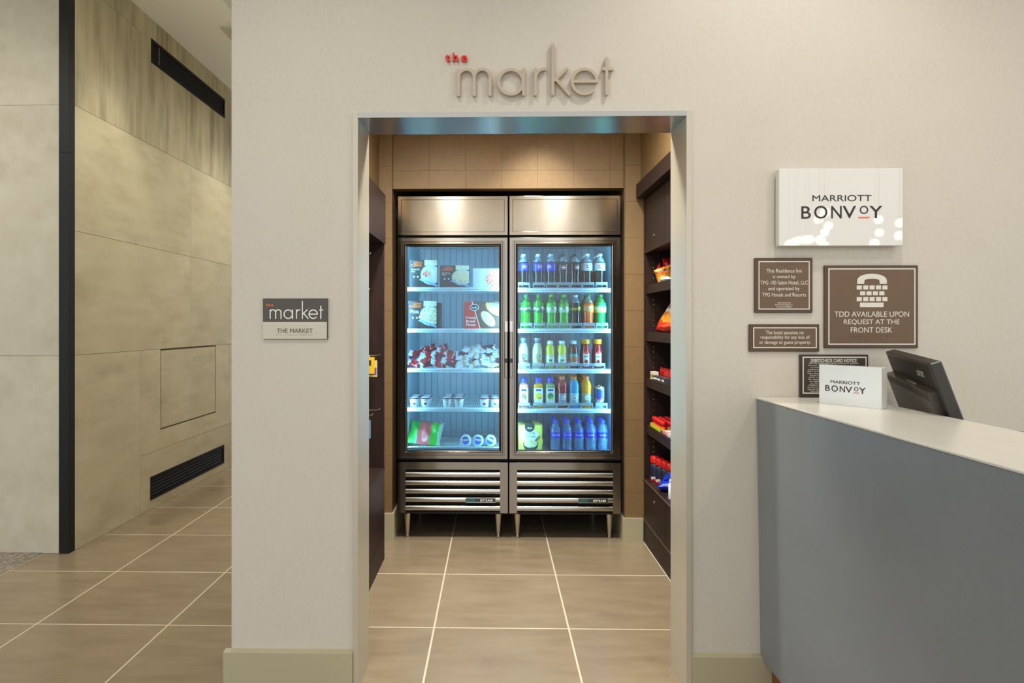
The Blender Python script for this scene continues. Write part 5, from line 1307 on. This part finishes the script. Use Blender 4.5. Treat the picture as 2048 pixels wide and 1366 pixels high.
for (fx, fz) in ((0.22, -0.120), (0.36, -0.124)): MB().lathe([(0, 0.0), (0.0022, 0.0), (0.0022, 0.0006), (0, 0.0006)], 10, (mw * fx, -0.022, fz), 'y').build('screw_hole', mat('groove_black', (18, 16, 14), 0.5), mo)
T('lettering', 'acer', logo_grey, mo, w=0.062, h=0.019, cx=mw * 0.73, cz=-0.042, y=-0.0030, depth=0.002, rot180=True, bold=0.015)
MB().box(0.008, mw - 0.008, 0.0295, 0.0315, -mh + 0.012, -0.008).build('screen', mat('screen_off', (12, 14, 18), 0.1), mo)
inv = M.inverted()
cpt = TLp + ex * (mw / 2) + dn * 0.22 + ey * 0.03
bs = Vector((cpt.x + 0.05, cpt.y, 0.76))
def loc_(p): return tuple(inv @ Vector(p))
MB().tube([loc_(cpt), loc_((cpt.x + 0.03, cpt.y, 0.92)), loc_((bs.x, bs.y, 0.772))], 0.018, 10).build('stand_neck', screen_body, mo)
st = MB().lathe([(0, 0.7605), (0.09, 0.7605), (0.09, 0.768), (0.03, 0.775), (0, 0.775)], 24, (bs.x, bs.y, 0)); st.v = [loc_(v) for v in st.v]; st.build('stand_base', screen_body, mo)
# sliver of a dark office item just behind the ledge
yy, zz = onX(2040, 863, 1.40)
ph = thing('office_device', 'dark curved edge of a device peeking over the desk ledge at far right', 'device', (1.40, yy - 0.02, 0.76))
hq = 1.085 - 0.76
MB().lathe([(0, 0), (0.05, 0), (0.05, 0.01), (0.018, 0.03), (0.014, hq - 0.10)], 18).build('stand', screen_body, ph)
htop = zz - 0.76 + 0.002
MB().tube([(0, -0.075, htop - 0.030), (0, -0.05, htop - 0.012), (0, 0, htop - 0.008), (0, 0.05, htop - 0.012), (0, 0.075, htop - 0.030)], 0.009, 10).tube([(0, 0, hq - 0.11), (0, 0, htop - 0.01)], 0.008, 8).build('handset', screen_body, ph)

# ================================================================== GLOBE PENDANTS BEHIND THE CAMERA (mirrored in the acrylic sign)
glow = mat('globe_glow', (255, 244, 226), 0.4, emit=7.0, ecol=(255, 236, 206))
cordm = mat('cord_black', (30, 28, 26), 0.6)
gm = MB().lathe([(0.0, -0.046)] + [(0.046 * cos(radians(a)), 0.046 * sin(radians(a))) for a in range(-75, 85, 15)] + [(0.0, 0.046)], 18).mesh('globe')
Ym = YW0 - 0.038
SPOT = ['on the first letter O', 'just left below the first O', 'second below the letter O', 'third below the letter O', 'fourth below the letter O', 'rightmost of the lower left row', 'second of the lower left row', 'third of the lower left row', 'fourth of the lower left row', 'leftmost of the lower left row', 'under the letter Y', 'second under the letter Y', 'upper one at the right edge', 'lower one at the right edge', 'lowest one under the Y', 'lowest one under the O']
for i, (x, z) in enumerate(((430, 265), (398, 300), (447, 333), (427, 367), (405, 403), (350, 402), (330, 404), (295, 406), (277, 416), (248, 428), (700, 302), (705, 368), (812, 318), (805, 383), (680, 420), (425, 430))):
    u, v = ZP(x, z); r = ray(u, v); Yg = -1.9 - 0.25 * (i % 4)
    tt = (2 * Ym - Yg) / r[1]
    L = (r[0] * tt, Yg, EYE + r[2] * tt)
    p = thing('pendant_globe', 'glowing globe pendant mirrored in the acrylic wall sign, ' + SPOT[i], 'pendant lamp', L, group='globe pendants mirrored in the acrylic sign')
    put('globe', gm, glow, p); B('cord', cordm, p, -0.003, 0.003, -0.003, 0.003, 0.045, CEIL - L[2])
